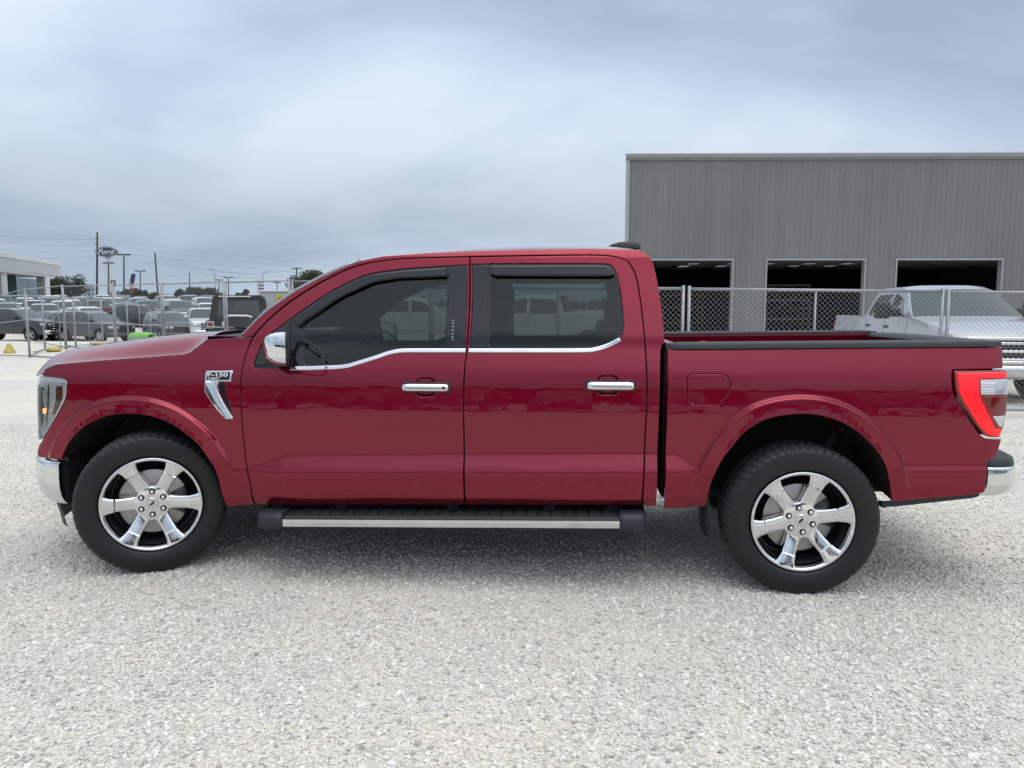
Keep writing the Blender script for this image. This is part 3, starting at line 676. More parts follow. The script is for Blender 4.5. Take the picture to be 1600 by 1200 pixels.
for s in (1, -1):
    tl = put_panel('taillight', panel_geo(S(TL), yside, res=.02, er=.006, skirt=.04, off=.006), HOUS, truck, s)
    CBAR = [(4.478, 1.222), (4.712, 1.228), (4.722, 1.218), (4.722, 1.197), (4.600, 1.194), (4.585, 1.186), (4.585, 1.112), (4.600, 1.07), (4.640, .985), (4.664, .930), (4.700, .928), (4.690, .893), (4.650, .892), (4.626, .906), (4.584, .956), (4.512, 1.070), (4.484, 1.125)]
    put_panel('light_tube', panel_geo(RX(CBAR), yside, res=.015, er=.008, skirt=.01, off=.014), LAMPRED, tl, s)
    ribs = lambda x, z: yside(x, z) - .003 * (np.sin((z - 1.11) * 2 * math.pi / .0155) > .2) * (x < 4.66)
    put_panel('reverse_lens', panel_geo(RX([(4.591, 1.187), (4.724, 1.191), (4.724, 1.111), (4.592, 1.109)]), ribs, res=.006, er=.003, skirt=.01, off=.011), LENSW, tl, s)
    put_panel('reflector_lens', panel_geo(RX([(4.604, 1.100), (4.723, 1.103), (4.719, 1.006), (4.658, 1.004)]), yside, res=.02, er=.004, skirt=.01, off=.011), LAMPDRED, tl, s)
    put_panel('lower_lens', panel_geo(RX([(4.652, .996), (4.714, .999), (4.704, .944), (4.688, .938)]), yside, res=.02, er=.004, skirt=.01, off=.011), LENSW, tl, s)
HL = [(-.655, 1.165), (-.587, 1.162), (-.525, 1.158), (-.496, 1.149), (-.482, 1.136), (-.480, 1.067), (-.495, 1.019), (-.534, .955), (-.575, .893), (-.617, .835), (-.655, .793), (-.686, .787), (-.690, .82), (-.682, .90), (-.678, 1.0), (-.674, 1.12), (-.668, 1.158)]
LAMPCH = mat('lamp_reflector_chrome', (0.88, 0.89, 0.91), 0.18, 0.75, var=.06, vscale=30)
LAMPDK = mat('lamp_dark_bezel', (0.05, 0.05, 0.055), 0.25, coat=.6)
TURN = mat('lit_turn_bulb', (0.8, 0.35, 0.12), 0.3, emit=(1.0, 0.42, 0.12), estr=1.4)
for s in (1, -1):
    hl = put_panel('headlight', panel_geo(S(HL), yside, res=.02, er=.004, skirt=.03, off=-.016), LAMPIN, truck, s)
    put_panel('lamp_bezel', panel_geo([(-.654, 1.10), (-.632, 1.10), (-.630, .98), (-.645, .90), (-.657, .86), (-.664, .95)], yside, res=.02, er=.003, skirt=.012, off=-.011), LAMPDK, hl, s)
    put_panel('lamp_bezel', panel_geo([(-.600, 1.115), (-.594, 1.115), (-.594, 1.0), (-.614, .92), (-.624, .875), (-.616, .96)], yside, res=.02, er=.003, skirt=.012, off=-.010), LAMPDK, hl, s)
    put_panel('lamp_tube', panel_geo([(-.634, 1.085), (-.620, 1.085), (-.620, 1.0), (-.634, 1.0)], yside, res=.02, er=.004, skirt=.012, off=-.007), WHITEP, hl, s)
    put_panel('turn_lamp', panel_geo([(-.640, .975), (-.618, .978), (-.622, .952), (-.638, .945)], yside, res=.02, er=.004, skirt=.012, off=-.006), TURN, hl, s)
    put_panel('amber_reflector', panel_geo([(-.545, 1.108), (-.498, 1.109), (-.505, 1.022), (-.535, .97), (-.560, .940), (-.574, .943), (-.549, 1.03)], yside, res=.02, er=.002, skirt=.01, off=-.009), AMBER, hl, s)
    put_panel('lamp_rim', panel_geo(S(HL), lambda x, z: yside(x, z) - .030 * sst(1.10, 1.165, z) + .5 * (np.abs(z - 1.0) < .12) * 0, holes=[[((x + .60) * .84 - .602, (z - .99) * .91 + .982) for x, z in S(HL)]], res=.02, er=.002, skirt=.012, off=-.004), LAMPCH, hl, s)
    put_panel('lamp_cover', panel_geo(S(HL), yside, res=.03, er=.004, skirt=0, off=.001), GLASS_L, hl, s)
# ---- front: grille, bumper, air dam
m = MB(); rows = []
for y in np.linspace(-.72, .72, 25):
    rows.append([T(fx(y) + .03, y, z) for z in (.66, .72, .9, 1.1, 1.17)])
grille = m.loft(rows).build('grille', PLASTIC, truck)
for z in (.78, .90, 1.02, 1.12):
    m = MB(); m.tube([T(fx(y) + .012, y, z) for y in np.linspace(-.60, .60, 17)], .022, 8); m.build('grille_bar', CHROME, grille)
def bump_plan(y_): return None
BP = [(0, -.985), (.25, -.975), (.45, -.950), (.60, -.915), (.70, -.875), (.78, -.825), (.845, -.765), (.893, -.70), (.925, -.63), (.945, -.56)]
BP2 = curve_pts(BP, 4); plan = [(-y, x) for y, x in BP2[::-1]] + BP2[1:]
rows = []
for i, (y, x) in enumerate(plan):
    a = plan[max(0, i - 1)]; b = plan[min(len(plan) - 1, i + 1)]; t = Vector((b[1] - a[1], b[0] - a[0])).normalized(); n = Vector((-t.y, t.x))
    if n.dot(Vector((x + .2, y))) < 0: n = -n
    rows.append([T(x + n.x * o, y + n.y * o, z) for o, z in ((-.05, .650), (-.012, .655), (.000, .648), (.004, .625), (.006, .56), (.004, .50), (-.006, .45), (-.025, .415), (-.05, .392), (-.09, .384))])
MB().loft(rows).build('front_bumper', CHROME_SOFT, truck)
rows = []
for y, x in plan:
    if abs(y) < .88: rows.append([T(x + .06, y * .93, .39), T(x + .09, y * .93, .30), T(x + .10, y * .92, .225)])
MB().loft(rows).build('air_dam', PLASTIC, truck)
m = MB(); rows = []
for y, x in plan: rows.append([T(x + .05, y * .97, .66), T(x + .03, y * .97, .70), T(x + .06, y * .96, .70)])
MB().loft(rows).build('bumper_filler', PLASTIC, truck)
# ---- rear bumper: chrome face with a black step pad
BR = curve_pts([(0, 4.95), (.45, 4.935), (.70, 4.905), (.83, 4.860), (.895, 4.800), (.915, 4.73), (.918, 4.675)], 4); plan = [(-y, x) for y, x in BR[::-1]] + BR[1:]
rows = []; pad = []
for y, x in plan:
    k = (abs(y) / .91) ** 4; zc_ = lambda z: z
    sx = x - .012
    rows.append([T(x - .03 - .02 * k, y * .985, .715), T(x, y, .712), T(x + .004, y * 1.004, .70), T(x + .004, y * 1.004, .62), T(x - .012, y, .575), T(x - .035, y * .985, .556), T(x - .07, y * .96, .552)])
    pad.append([T(x - .16, y * .90, .752), T(x - .03, y * .975, .757), T(x - .004, y * .995, .745), T(x + .001, y, .714)])
MB().loft(rows).build('rear_bumper', CHROME_SOFT, truck); MB().loft(pad).build('bumper_step_pad', PLASTIC, truck)
m = MB(); m.box(4.60, 4.72, -.84, .84, .57, .72); m.build('bumper_bracket', UNDER, truck)
# ---- black valance under the rear of the bed, mud flaps, arch liners
for s in (1, -1):
    m = MB(); m.loft([[T(x, s * .955, z0), T(x, s * .950, z1), T(x, s * .90, z1 - .01)] for x, z0, z1 in ((4.130, .527, .492), (4.20, .534, .496), (4.40, .556, .524), (4.60, .580, .552), (4.625, .585, .562))], False)
    m.box(4.125, 4.15, min(-s * .96, -s * .90), max(-s * .96, -s * .90), .490, .515); m.build('rear_valance', PLASTIC, truck)
    for A, sgn in ((ARCH_FS, 1), (ARCH_RS, 1)):
        m = MB(); m.loft([[T(x, s * (ys(x, z) - .008), z), T(x, s * .80, z + .02), T(x, s * .48, z + .02)] for x, z in A])
        P = [(x, z) for x, z in A]; m.add([T(x, s * .48, z) for x, z in P] + [T(P[-1][0], s * .48, .45), T(P[0][0], s * .48, .45)], [tuple(range(len(P) + 2))]); m.build('arch_liner', UNDER, truck)
    m = MB(); m.box(3.195, 3.212, min(-s * .95, -s * .72), max(-s * .95, -s * .72), .30, .52, .006); m.build('mud_flap', UNDER, truck)
# ---- running boards
for s in (1, -1):
    rk = lambda x: (x - .81) * .0187
    m = MB()
    m.loft([[T(x, s * .83, .405 + rk(x)), T(x, s * 1.035, .392 + rk(x)), T(x, s * 1.052, .380 + rk(x)), T(x, s * 1.052, .332 + rk(x)), T(x, s * 1.03, .320 + rk(x)), T(x, s * .83, .335 + rk(x))] for x in (.80, 2.74)], False, True)
    sb = m.build('running_board', PLASTIC, truck)
    m = MB()
    for k in range(26):
        x = .90 + k * .069; m.loft([[T(x + q, s * .86, .4045 + rk(x)), T(x + q, s * .86, .409 + rk(x)), T(x + q, s * 1.028, .3985 + rk(x)), T(x + q, s * 1.028, .393 + rk(x))] for q in (0, .05)], False, True)
    m.build('tread_ribs', RAILPL, sb)
    m = MB(); m.loft([[T(x, s * 1.048, .378 + rk(x)), T(x, s * 1.058, .376 + rk(x)), T(x, s * 1.060, .360 + rk(x)), T(x, s * 1.059, .336 + rk(x)), T(x, s * 1.048, .332 + rk(x))] for x in (.812, 2.723)], False, True)
    m.F.append((0, 1, 2, 3, 4)); m.S.append(False); m.F.append((9, 8, 7, 6, 5)); m.S.append(False); m.build('step_strip', CHROME_SOFT, sb)
    ECAP = mat('blue_black_plastic', (0.022, 0.026, 0.036), 0.5, var=.15)
    for x0, x1 in ((.678, .83), (2.715, 2.858)):
        m = MB(); tip = x0 if x0 < 1 else x1
        secs = [(x0, .6 if x0 < 1 else 1), (x0 + .03, 1), (x1 - .03, 1), (x1, 1 if x0 < 1 else .6)]
        m.loft([[T(x, s * .85, .415 + rk(x)), T(x, s * (1.0 + .05 * g), .408 + rk(x)), T(x, s * (1.0 + .067 * g), .385 + rk(x)), T(x, s * (1.0 + .067 * g), .332 + rk(x)), T(x, s * (1.0 + .04 * g), .316 + rk(x)), T(x, s * .85, .33 + rk(x))] for x, g in secs], True, True)
        for k in (0, len(m.V) - 6): m.F.append(tuple(range(k, k + 6))); m.S.append(False)
        m.build('step_end_cap', ECAP, sb)
    for x in (.72, 1.1, 1.75, 2.3, 2.65):
        m = MB(); m.box(x, x + .06, min(-s * .6, -s * .93), max(-s * .6, -s * .93), .40, .46); m.build('step_bracket', UNDER, sb)
# ---- chassis
m = MB()
for s in (1, -1): m.box(-.80, 4.7, s * .42 - .05, s * .42 + .05, .46, .62)
for x in (-.6, .5, 1.5, 2.6, 3.2, 4.4): m.box(x, x + .08, -.42, .42, .48, .58)
m.box(1.4, 2.6, -.75, -.45, .34, .60, .05); m.build('frame_rails', UNDER, truck)
m = MB(); m.tube([T(3.70, .80, .40), T(3.70, -.80, .40)], .045, 10); m.box(3.55, 3.87, -.16, .16, .26, .54, .08)
m.tube([T(3.70, 0, .42), T(1.6, 0, .50)], .04, 8); m.build('rear_axle', UNDER, truck)
m = MB(); m.tube([T(0, .78, .40), T(0, -.78, .40)], .035, 8); m.build('front_axle', UNDER, truck)
m = MB(); m.box(-.62, .49, -.465, .465, .44, 1.14, .03); m.build('engine_bay', UNDER, truck)
for s in (1, -1):
    SHOCK = mat('shock_grey', (0.10, 0.10, 0.105), 0.4, .5)
    MB().tube([T(3.83, s * .62, .42), T(3.98, s * .60, .85)], .028, 10).build('shock_absorber', SHOCK, truck)
    MB().tube([T(3.1, s * .55, .50), T(3.7, s * .55, .44), T(4.35, s * .55, .56)], .03, 6).build('leaf_spring', UNDER, truck)
MB().tube([T(1.3, -.35, .42), T(2.9, -.35, .42), T(3.4, -.5, .52), T(4.3, -.62, .5)], .035, 8).build('exhaust_pipe', SHOCK, truck)

# ---- mirrors
for s in (1, -1):
    m = MB(); rows = []
    # superellipse rings across the housing (x = fore-aft), front shell in chrome
    def ring_at(x, sc, cy=1.105, cz=1.342, a=.135, b=.094, n=28):
        r = []
        for k in range(n):
            t = 2 * math.pi * k / n; c, s_ = math.cos(t), math.sin(t)
            r.append(T(x + .42 * a * sc * math.copysign(abs(c) ** .55, c), s * (cy + a * sc * math.copysign(abs(c) ** .55, c)), cz + b * (sc ** .9) * math.copysign(abs(s_) ** .5, s_) + .012 * c))
        return r
    mr = MB().loft([ring_at(x, q) for x, q in ((.770, .15), (.776, .45), (.79, .68), (.815, .86), (.845, .96), (.875, 1.0), (.895, 1.0))], True, True)
    mr.F.append(tuple(range(28))); mr.S.append(True)
    mirror = mr.build('side_mirror', CHROME, truck)
    MB().loft([ring_at(x, q) for x, q in ((.893, 1.02), (.905, 1.02), (.908, .96), (.900, .90))], True, True).build('mirror_rim', BLACKGLOSS, mirror)
    ml = MB(); ml.box(.752, .80, min(-s * .985, -s * 1.045), max(-s * .985, -s * 1.045), 1.268, 1.358, .014); ml.build('mirror_lamp', BLACKGLOSS, mirror)
    g = MB(); rg = ring_at(.902, .92); g.add(rg, [tuple(range(28))]); g.build('mirror_glass', CHROME, mirror)
    MB().loft([[T(x, s * y, z) for y, z in ((.93, 1.235), (.93, 1.29), (1.10, 1.275), (1.10, 1.245))] for x in (.78, .87)], False, True).build('mirror_arm', PLASTIC, mirror)

# ---- wheels (own frame: axle along Y, outer face at -Y)
RT = .4155
def tyre_mesh():
    prof = [(.272, .100), (.280, .118), (.305, .134), (.340, .140), (.376, .136), (.393, .130), (.4035, .121), (.4105, .108), (.414, .100), (.4155, .086), (.4155, .078), (.4075, .077), (.4075, .070), (.4155, .069), (.4155, .036), (.4075, .035), (.4075, .027), (.4155, .026)]
    prof = [(r, -y) for r, y in prof] + [(r, y) for r, y in prof[::-1]]
    nb = 56; ang = []
    for k in range(nb):
        a = 2 * math.pi / nb; ang += [(k * a, 1), ((k + .74) * a, 1), ((k + .77) * a, 0), ((k + .97) * a, 0)]
    V = []; F = []; S_ = []; np_ = len(prof)
    for a0, up in ang:
        for j, (r, y) in enumerate(prof):
            inner = abs(y) < .03; sh = 0.02 * (1 if abs(y) > .03 else -1) + y * .10
            a = a0 + (sh if abs(y) < .125 else 0)
            dd = .0
            if not up and abs(y) <= .122 and r > .402: dd = .0045 if abs(y) > .03 else .005
            rr = r - dd
            V.append((rr * math.cos(a), y, rr * math.sin(a)))
    n = len(ang)
    mi = []
    for k in range(n):
        k2 = (k + 1) % n
        for j in range(np_ - 1):
            F.append((k * np_ + j, k2 * np_ + j, k2 * np_ + j + 1, k * np_ + j + 1))
            tread = 6 <= j <= np_ - 8; S_.append(not tread); mi.append(1 if tread else 0)
    return V, F, S_, mi
tv, tf, ts, tmi = tyre_mesh()
wheel = thing('wheel', (0, 0, 0), 0)
def tyre_obj(parent):
    me = bpy.data.meshes.new('tyre'); me.from_pydata(tv, [], tf); me.materials.append(RUBBER); me.materials.append(TREAD)
    me.polygons.foreach_set('material_index', np.array(tmi, dtype=np.int32)); me.polygons.foreach_set('use_smooth', np.array(ts, dtype=bool)); me.update()
    bm = bmesh.new(); bm.from_mesh(me); bmesh.ops.recalc_face_normals(bm, faces=bm.faces[:]); bm.to_mesh(me); bm.free()
    return link(bpy.data.objects.new('tyre', me), parent)
tyre_obj(wheel)
# raised sidewall rings
m = MB()
for r, y in ((.300, -.1325), (.352, -.1395)):
    m.lathe([(r - .004, y + .002), (r - .001, y - .0015), (r + .002, y + .0015)], 72)
m.build('sidewall_ring', RUBBER, wheel)
# rim: outer lip and barrel
m = MB()
m.lathe([(.268, -.106), (.2755, -.115), (.2775, -.122), (.2745, -.1275), (.268, -.1285), (.2605, -.124), (.2555, -.112), (.2525, -.096), (.250, -.075)], 96)
rim = m.build('rim', CHROME, wheel)
DARKW = mat('dark_wheel_barrel', (0.075, 0.075, 0.078), 0.38, .7)
MB().lathe([(.250, -.076), (.243, -.05), (.235, .0), (.232, .10)], 72).build('rim_barrel', DARKW, wheel)
# hub disc with spokes
def spoke_mb(a0):
    """loft along the radius; cross-section = flat face, chamfers, side walls"""
    st = [(.060, .0420, -.083), (.090, .0410, -.085), (.112, .0390, -.0875), (.150, .0370, -.097), (.192, .0385, -.1075), (.200, .0400, -.1140), (.228, .0465, -.1195), (.248, .0550, -.1240), (.2640, .0640, -.1265)]
    rows = []
    for r, hw, y in st:
        ch = .0035 + .003 * (r > .2); zz = []
        for t, dy in ((-hw - .002, .050), (-hw, .010), (-hw + ch, .0012), (-hw * .5, 0), (0, -.0006), (hw * .5, 0), (hw - ch, .0012), (hw, .010), (hw + .002, .050)):
            zz.append((t, y + dy))
        rows.append([(r * math.cos(a0) - t * math.sin(a0), yy, r * math.sin(a0) + t * math.cos(a0)) for t, yy in zz])
    m = MB(); n = 9; V = [p for rr in rows for p in rr]; F = []
    # facets between stations stay crisp at the knee: duplicate the rows there
    m2 = MB()
    m2.loft(rows[:5], True); m2.loft(rows[4:6], False); m2.loft(rows[5:], True)
    return m2
STUD = [math.pi / 6 + k * math.pi / 3 for k in range(6)]
def wheel_rest(parent):
    for k in range(6):
        spoke_mb(k * math.pi / 3).build('spoke', CHROME, parent)
    # hub plate: rounded hexagon that fills between the spoke roots
    P = []
    for k in range(72):
        a = 2 * math.pi * k / 72; f = math.cos(6 * a); P.append((.107 + .007 * f, a))
    m = MB(); rows = [[(r * q * math.cos(a), y, r * q * math.sin(a)) for r, a in P] for q, y in ((1.0, -.045), (1.0, -.076), (.97, -.0835), (.90, -.0858), (.5, -.0862), (.02, -.0862))]
    m.loft(rows, True, True); m.build('hub_plate', CHROME, parent)
    m = MB(); m.lathe([(.0, -.0945), (.026, -.0942), (.031, -.0925), (.0325, -.086)], 40); m.build('centre_cap', CHROME_SOFT, parent)
    BLUEO = mat('dark_blue_enamel', (0.012, 0.02, 0.06), .15, coat=.8); SILV = mat('silver_trim', (.6, .6, .6), .2, .9)
    m = MB(); m.add([(.0185 * math.cos(a), -.0952, .0075 * math.sin(a)) for a in np.linspace(0, 2 * math.pi, 29)[:-1]], [tuple(range(28))]); m.build('cap_oval', BLUEO, parent).rotation_euler = (0, R(-40), 0)
    for a in STUD:
        cx, cz = .068 * math.cos(a), .068 * math.sin(a)
        m = MB(); m.lathe([(.0180, -.0835), (.0178, -.0873), (.0, -.0874)], 20, 'y', True, (cx, 0, cz)); m.build('lug_seat', UNDER, parent)
        m = MB(); m.lathe([(.0105, -.084), (.0105, -.097), (.0085, -.1005), (.004, -.1025), (0, -.103)], 12, 'y', True, (cx, 0, cz)); m.build('lug_nut', CHROME, parent)
    m = MB(); m.lathe([(.07, -.030), (.188, -.030), (.191, -.028), (.191, -.005), (.07, -.005)], 64); m.lathe([(.0, -.050), (.072, -.050), (.076, -.030)], 40); m.build('brake_rotor', ROTOR, parent)
    m = MB()
    m.loft([[(r * math.cos(a), y, r * math.sin(a)) for r, y in ((.105, -.045), (.185, -.045), (.195, -.02), (.195, .03), (.105, .03))] for a in np.linspace(-.45, .45, 7)], True, True)
    m.build('brake_caliper', DARKW, parent)
    MB().lathe([(.232, .05), (.06, .05)], 40).build('brake_shield', UNDER, parent)
wheel_rest(wheel)
def place_wheel(src, x, y, steer, spin, first=False):
    o = src if first else copy_tree(src)
    o.parent = truck; o.location = (x, -y, RT - .008 + (.014 if x < 1 else 0)); o.rotation_mode = 'ZYX' if False else 'XYZ'
    # spin about the axle first, then steer about the vertical
    M = Matrix.Rotation(steer + (math.pi if y < 0 else 0), 4, 'Z') @ Matrix.Rotation(spin, 4, 'Y')
    o.rotation_euler = M.to_euler('XYZ')
    return o
fw = place_wheel(wheel, -.036, .858, R(24), R(1.5), True)
place_wheel(wheel, 3.705, .858, 0, R(-11))
place_wheel(wheel, -.036, -.858, R(24), R(20)); place_wheel(wheel, 3.705, -.858, 0, R(5))

# =====================================================================================================
# GROUND
# =====================================================================================================
def gravel_mat():
    m = bpy.data.materials.new('limestone_gravel'); m.use_nodes = True; t = m.node_tree; b = t.nodes['Principled BSDF']; n = t.nodes; l = t.links
    tc_ = n.new('ShaderNodeTexCoord')
    def noise(scale, det, rough=.55, dist=0):
        q = n.new('ShaderNodeTexNoise'); q.inputs['Scale'].default_value = scale; q.inputs['Detail'].default_value = det; q.inputs['Roughness'].default_value = rough; q.inputs['Distortion'].default_value = dist
        l.new(tc_.outputs['Object'], q.inputs['Vector']); return q.outputs['Fac']
    def vor(scale, feat='F1'):
        q = n.new('ShaderNodeTexVoronoi'); q.inputs['Scale'].default_value = scale; q.feature = feat; q.inputs['Randomness'].default_value = 1.0
        l.new(tc_.outputs['Object'], q.inputs['Vector']); return q
    v1 = vor(78); v2 = vor(150); v3 = vor(24)
    def mth(op, a, b_=None, c=None, clamp=False):
        q = n.new('ShaderNodeMath'); q.operation = op; q.use_clamp = clamp
        for i, v in enumerate((a, b_, c)):
            if v is None: continue
            if isinstance(v, (int, float)): q.inputs[i].default_value = v
            else: l.new(v, q.inputs[i])
        return q.outputs[0]
    # stone tone per cell
    s1 = n.new('ShaderNodeSeparateColor'); l.new(v1.outputs['Color'], s1.inputs[0]); s2 = n.new('ShaderNodeSeparateColor'); l.new(v2.outputs['Color'], s2.inputs[0])
    tone = mth('ADD', mth('MULTIPLY', s1.outputs[0], .55), mth('MULTIPLY', s2.outputs[1], .45))
    rp = n.new('ShaderNodeValToRGB'); l.new(tone, rp.inputs[0]); e = rp.color_ramp.elements
    e[0].position = .05; e[0].color = (.44, .42, .385, 1); e[1].position = .95; e[1].color = (.80, .775, .725, 1)
    q = e.new(.35); q.color = (.56, .54, .50, 1); q = e.new(.65); q.color = (.66, .64, .595, 1)
    # larger patches: fine dust (warm) and washed stone (grey), tyre-worn streaks
    mpt = n.new('ShaderNodeMapping'); mpt.inputs['Scale'].default_value = (.10, 1.5, 1); mpt.inputs['Rotation'].default_value = (0, 0, .12); l.new(tc_.outputs['Object'], mpt.inputs['Vector'])
    trk = n.new('ShaderNodeTexNoise'); trk.inputs['Scale'].default_value = 1.0; trk.inputs['Detail'].default_value = 3; l.new(mpt.outputs[0], trk.inputs['Vector'])
    big = noise(.55, 6, .62, .6); mid = noise(2.6, 5, .6)
    pm = n.new('ShaderNodeMix'); pm.data_type = 'RGBA'; pm.blend_type = 'MULTIPLY'; pm.inputs['Factor'].default_value = 1
    r2 = n.new('ShaderNodeValToRGB'); l.new(mth('ADD', mth('MULTIPLY', big, .45), mth('ADD', mth('MULTIPLY', mid, .28), mth('MULTIPLY', trk.outputs['Fac'], .27))), r2.inputs[0]); e = r2.color_ramp.elements
    e[0].position = .38; e[0].color = (.95, .945, .93, 1); e[1].position = .62; e[1].color = (1.22, 1.15, 1.05, 1)
    l.new(rp.outputs[0], pm.inputs[6]); l.new(r2.outputs[0], pm.inputs[7]); l.new(pm.outputs[2], b.inputs['Base Color'])
    b.inputs['Roughness'].default_value = .9; b.inputs['Specular IOR Level'].default_value = .25
    h = mth('ADD', mth('MULTIPLY', mth('SUBTRACT', 1.0, v1.outputs['Distance']), .6), mth('ADD', mth('MULTIPLY', mth('SUBTRACT', 1.0, v2.outputs['Distance']), .28), mth('ADD', mth('MULTIPLY', s1.outputs[2], .35), mth('MULTIPLY', noise(9, 4), .9))))
    bp = n.new('ShaderNodeBump'); bp.inputs['Strength'].default_value = .7; bp.inputs['Distance'].default_value = .009
    l.new(h, bp.inputs['Height']); l.new(bp.outputs[0], b.inputs['Normal'])
    return m
GRAVEL = gravel_mat()
def ground_z(x, y):
    """the fenced lot at the left drops half a metre behind the fence and climbs again towards the road"""
    h = float(np.interp(y, [34, 40, 46, 56, 66, 80, 100, 140], [0, -.45, -.5, 0, .45, .8, 1.1, 1.2]))
    if y < 12:                                     # the gravel lies a little higher under the front wheels
        return .016 * math.exp(-((x + 2.4) / 1.5) ** 2 - ((y - 5.4) / 1.9) ** 2)
    return h * (1 - float(sst(-10, -4, np.array(x)))) if y > 34 else 0.0
# one ground sheet out to the horizon, finer and gently uneven near the camera
xs = sorted(set([-3000, -900, -300, -120, -90, -75, -60, -50, -40] + list(np.arange(-30, -6, 1.0)) + list(np.arange(-6, 3, .5)) + list(np.arange(3, 30.1, 1.0)) + [60, 120, 300, 900, 3000])); ysg = sorted(set([-3000, -600, -150, -60] + list(np.arange(-30, 2, 1.0)) + list(np.arange(2, 10, .5)) + list(np.arange(10, 47, 1.0)) + [48, 50, 53, 56, 60, 63, 66, 70, 75, 80, 90, 100, 115, 140, 220, 400, 900, 3000]))
V = []; F = []
rg = random.Random(3)
for yv in ysg:
    for xv in xs: V.append((xv, yv, ground_z(xv, yv)))
nx = len(xs)
for j in range(len(ysg) - 1):
    for i in range(nx - 1): F.append((j * nx + i, j * nx + i + 1, (j + 1) * nx + i + 1, (j + 1) * nx + i))
tag(mesh_obj('gravel_ground', V, F, GRAVEL), kind='structure')

def stone_field(name, quad, density, smin, smax, seed, m):
    (xa, y0), (xb, _), (xc, y1), (xd, _) = quad; nn_ = 24; V_ = []
    for j in range(nn_ + 1):
        t = j / nn_; y = y0 + (y1 - y0) * t; l_, r_ = xa + (xd - xa) * t, xb + (xc - xb) * t
        for i in range(nn_ + 1):
            x = l_ + (r_ - l_) * i / nn_; V_.append((x, y, .002 + ground_z(x, y)))
    me = bpy.data.meshes.new(name); me.from_pydata(V_, [], [(j * (nn_ + 1) + i, j * (nn_ + 1) + i + 1, (j + 1) * (nn_ + 1) + i + 1, (j + 1) * (nn_ + 1) + i) for j in range(nn_) for i in range(nn_)]); me.materials.append(m)
    o = link(bpy.data.objects.new(name, me)); tag(o, kind='stuff')
    g = bpy.data.node_groups.new(name, 'GeometryNodeTree'); g.interface.new_socket('Geometry', in_out='INPUT', socket_type='NodeSocketGeometry'); g.interface.new_socket('Geometry', in_out='OUTPUT', socket_type='NodeSocketGeometry')
    n = g.nodes; l = g.links; gi = n.new('NodeGroupInput'); go = n.new('NodeGroupOutput')
    d = n.new('GeometryNodeDistributePointsOnFaces'); 
    dn = n.new('ShaderNodeTexNoise'); dn.inputs['Scale'].default_value = 1.1; dn.inputs['Detail'].default_value = 4; dn.inputs['Roughness'].default_value = .62
    dm = n.new('ShaderNodeMapRange'); dm.inputs['From Min'].default_value = .36; dm.inputs['From Max'].default_value = .62; dm.inputs['To Min'].default_value = density * .30; dm.inputs['To Max'].default_value = density * 1.6
    l.new(dn.outputs['Fac'], dm.inputs['Value']); l.new(dm.outputs[0], d.inputs['Density']); d.inputs['Seed'].default_value = seed; l.new(gi.outputs[0], d.inputs['Mesh'])
    g2i = n.new('GeometryNodeGeometryToInstance')
    for k in range(5):
        ic = n.new('GeometryNodeMeshIcoSphere'); ic.inputs['Radius'].default_value = 1.0; ic.inputs['Subdivisions'].default_value = 2
        sp = n.new('GeometryNodeSetPosition'); nz = n.new('ShaderNodeTexNoise'); nz.noise_dimensions = '4D'; nz.inputs['W'].default_value = k * 7.3 + seed; nz.inputs['Scale'].default_value = .75; nz.inputs['Detail'].default_value = 1.5
        sb = n.new('ShaderNodeVectorMath'); sb.operation = 'SUBTRACT'; sb.inputs[1].default_value = (.5, .5, .5); l.new(nz.outputs['Color'], sb.inputs[0])
        sc_ = n.new('ShaderNodeVectorMath'); sc_.operation = 'SCALE'; sc_.inputs['Scale'].default_value = 1.7; l.new(sb.outputs[0], sc_.inputs[0])
        l.new(ic.outputs['Mesh'], sp.inputs['Geometry']); l.new(sc_.outputs[0], sp.inputs['Offset'])
        l.new(sp.outputs[0], g2i.inputs[0])
    ip = n.new('GeometryNodeInstanceOnPoints'); ip.inputs['Pick Instance'].default_value = True
    l.new(d.outputs['Points'], ip.inputs['Points']); l.new(g2i.outputs[0], ip.inputs['Instance'])
    rr = n.new('FunctionNodeRandomValue'); rr.data_type = 'FLOAT_VECTOR'; rr.inputs[0].default_value = (-.5, -.5, 0); rr.inputs[1].default_value = (.5, .5, 6.28); l.new(rr.outputs[0], ip.inputs['Rotation'])
    ra = n.new('FunctionNodeRandomValue'); ra.data_type = 'FLOAT_VECTOR'; ra.inputs[0].default_value = (.75, .55, .38); ra.inputs[1].default_value = (1.35, 1.0, .68); ra.inputs['Seed'].default_value = 5
    rs = n.new('FunctionNodeRandomValue'); rs.data_type = 'FLOAT'; rs.inputs[2].default_value = 0; rs.inputs[3].default_value = 1; rs.inputs['Seed'].default_value = 9
    pw = n.new('ShaderNodeMath'); pw.operation = 'POWER'; pw.inputs[1].default_value = 2.6; l.new(rs.outputs[1], pw.inputs[0])
    mr = n.new('ShaderNodeMath'); mr.operation = 'MULTIPLY_ADD'; mr.inputs[1].default_value = smax - smin; mr.inputs[2].default_value = smin; l.new(pw.outputs[0], mr.inputs[0])
    sv = n.new('ShaderNodeVectorMath'); sv.operation = 'SCALE'; l.new(ra.outputs[0], sv.inputs[0]); l.new(mr.outputs[0], sv.inputs['Scale']); l.new(sv.outputs[0], ip.inputs['Scale'])
    ii = n.new('FunctionNodeInputInt') if False else None
    ri = n.new('FunctionNodeRandomValue'); ri.data_type = 'INT'; ri.inputs[4].default_value = 0; ri.inputs[5].default_value = 4; ri.inputs['Seed'].default_value = 21; l.new(ri.outputs[2], ip.inputs['Instance Index'])
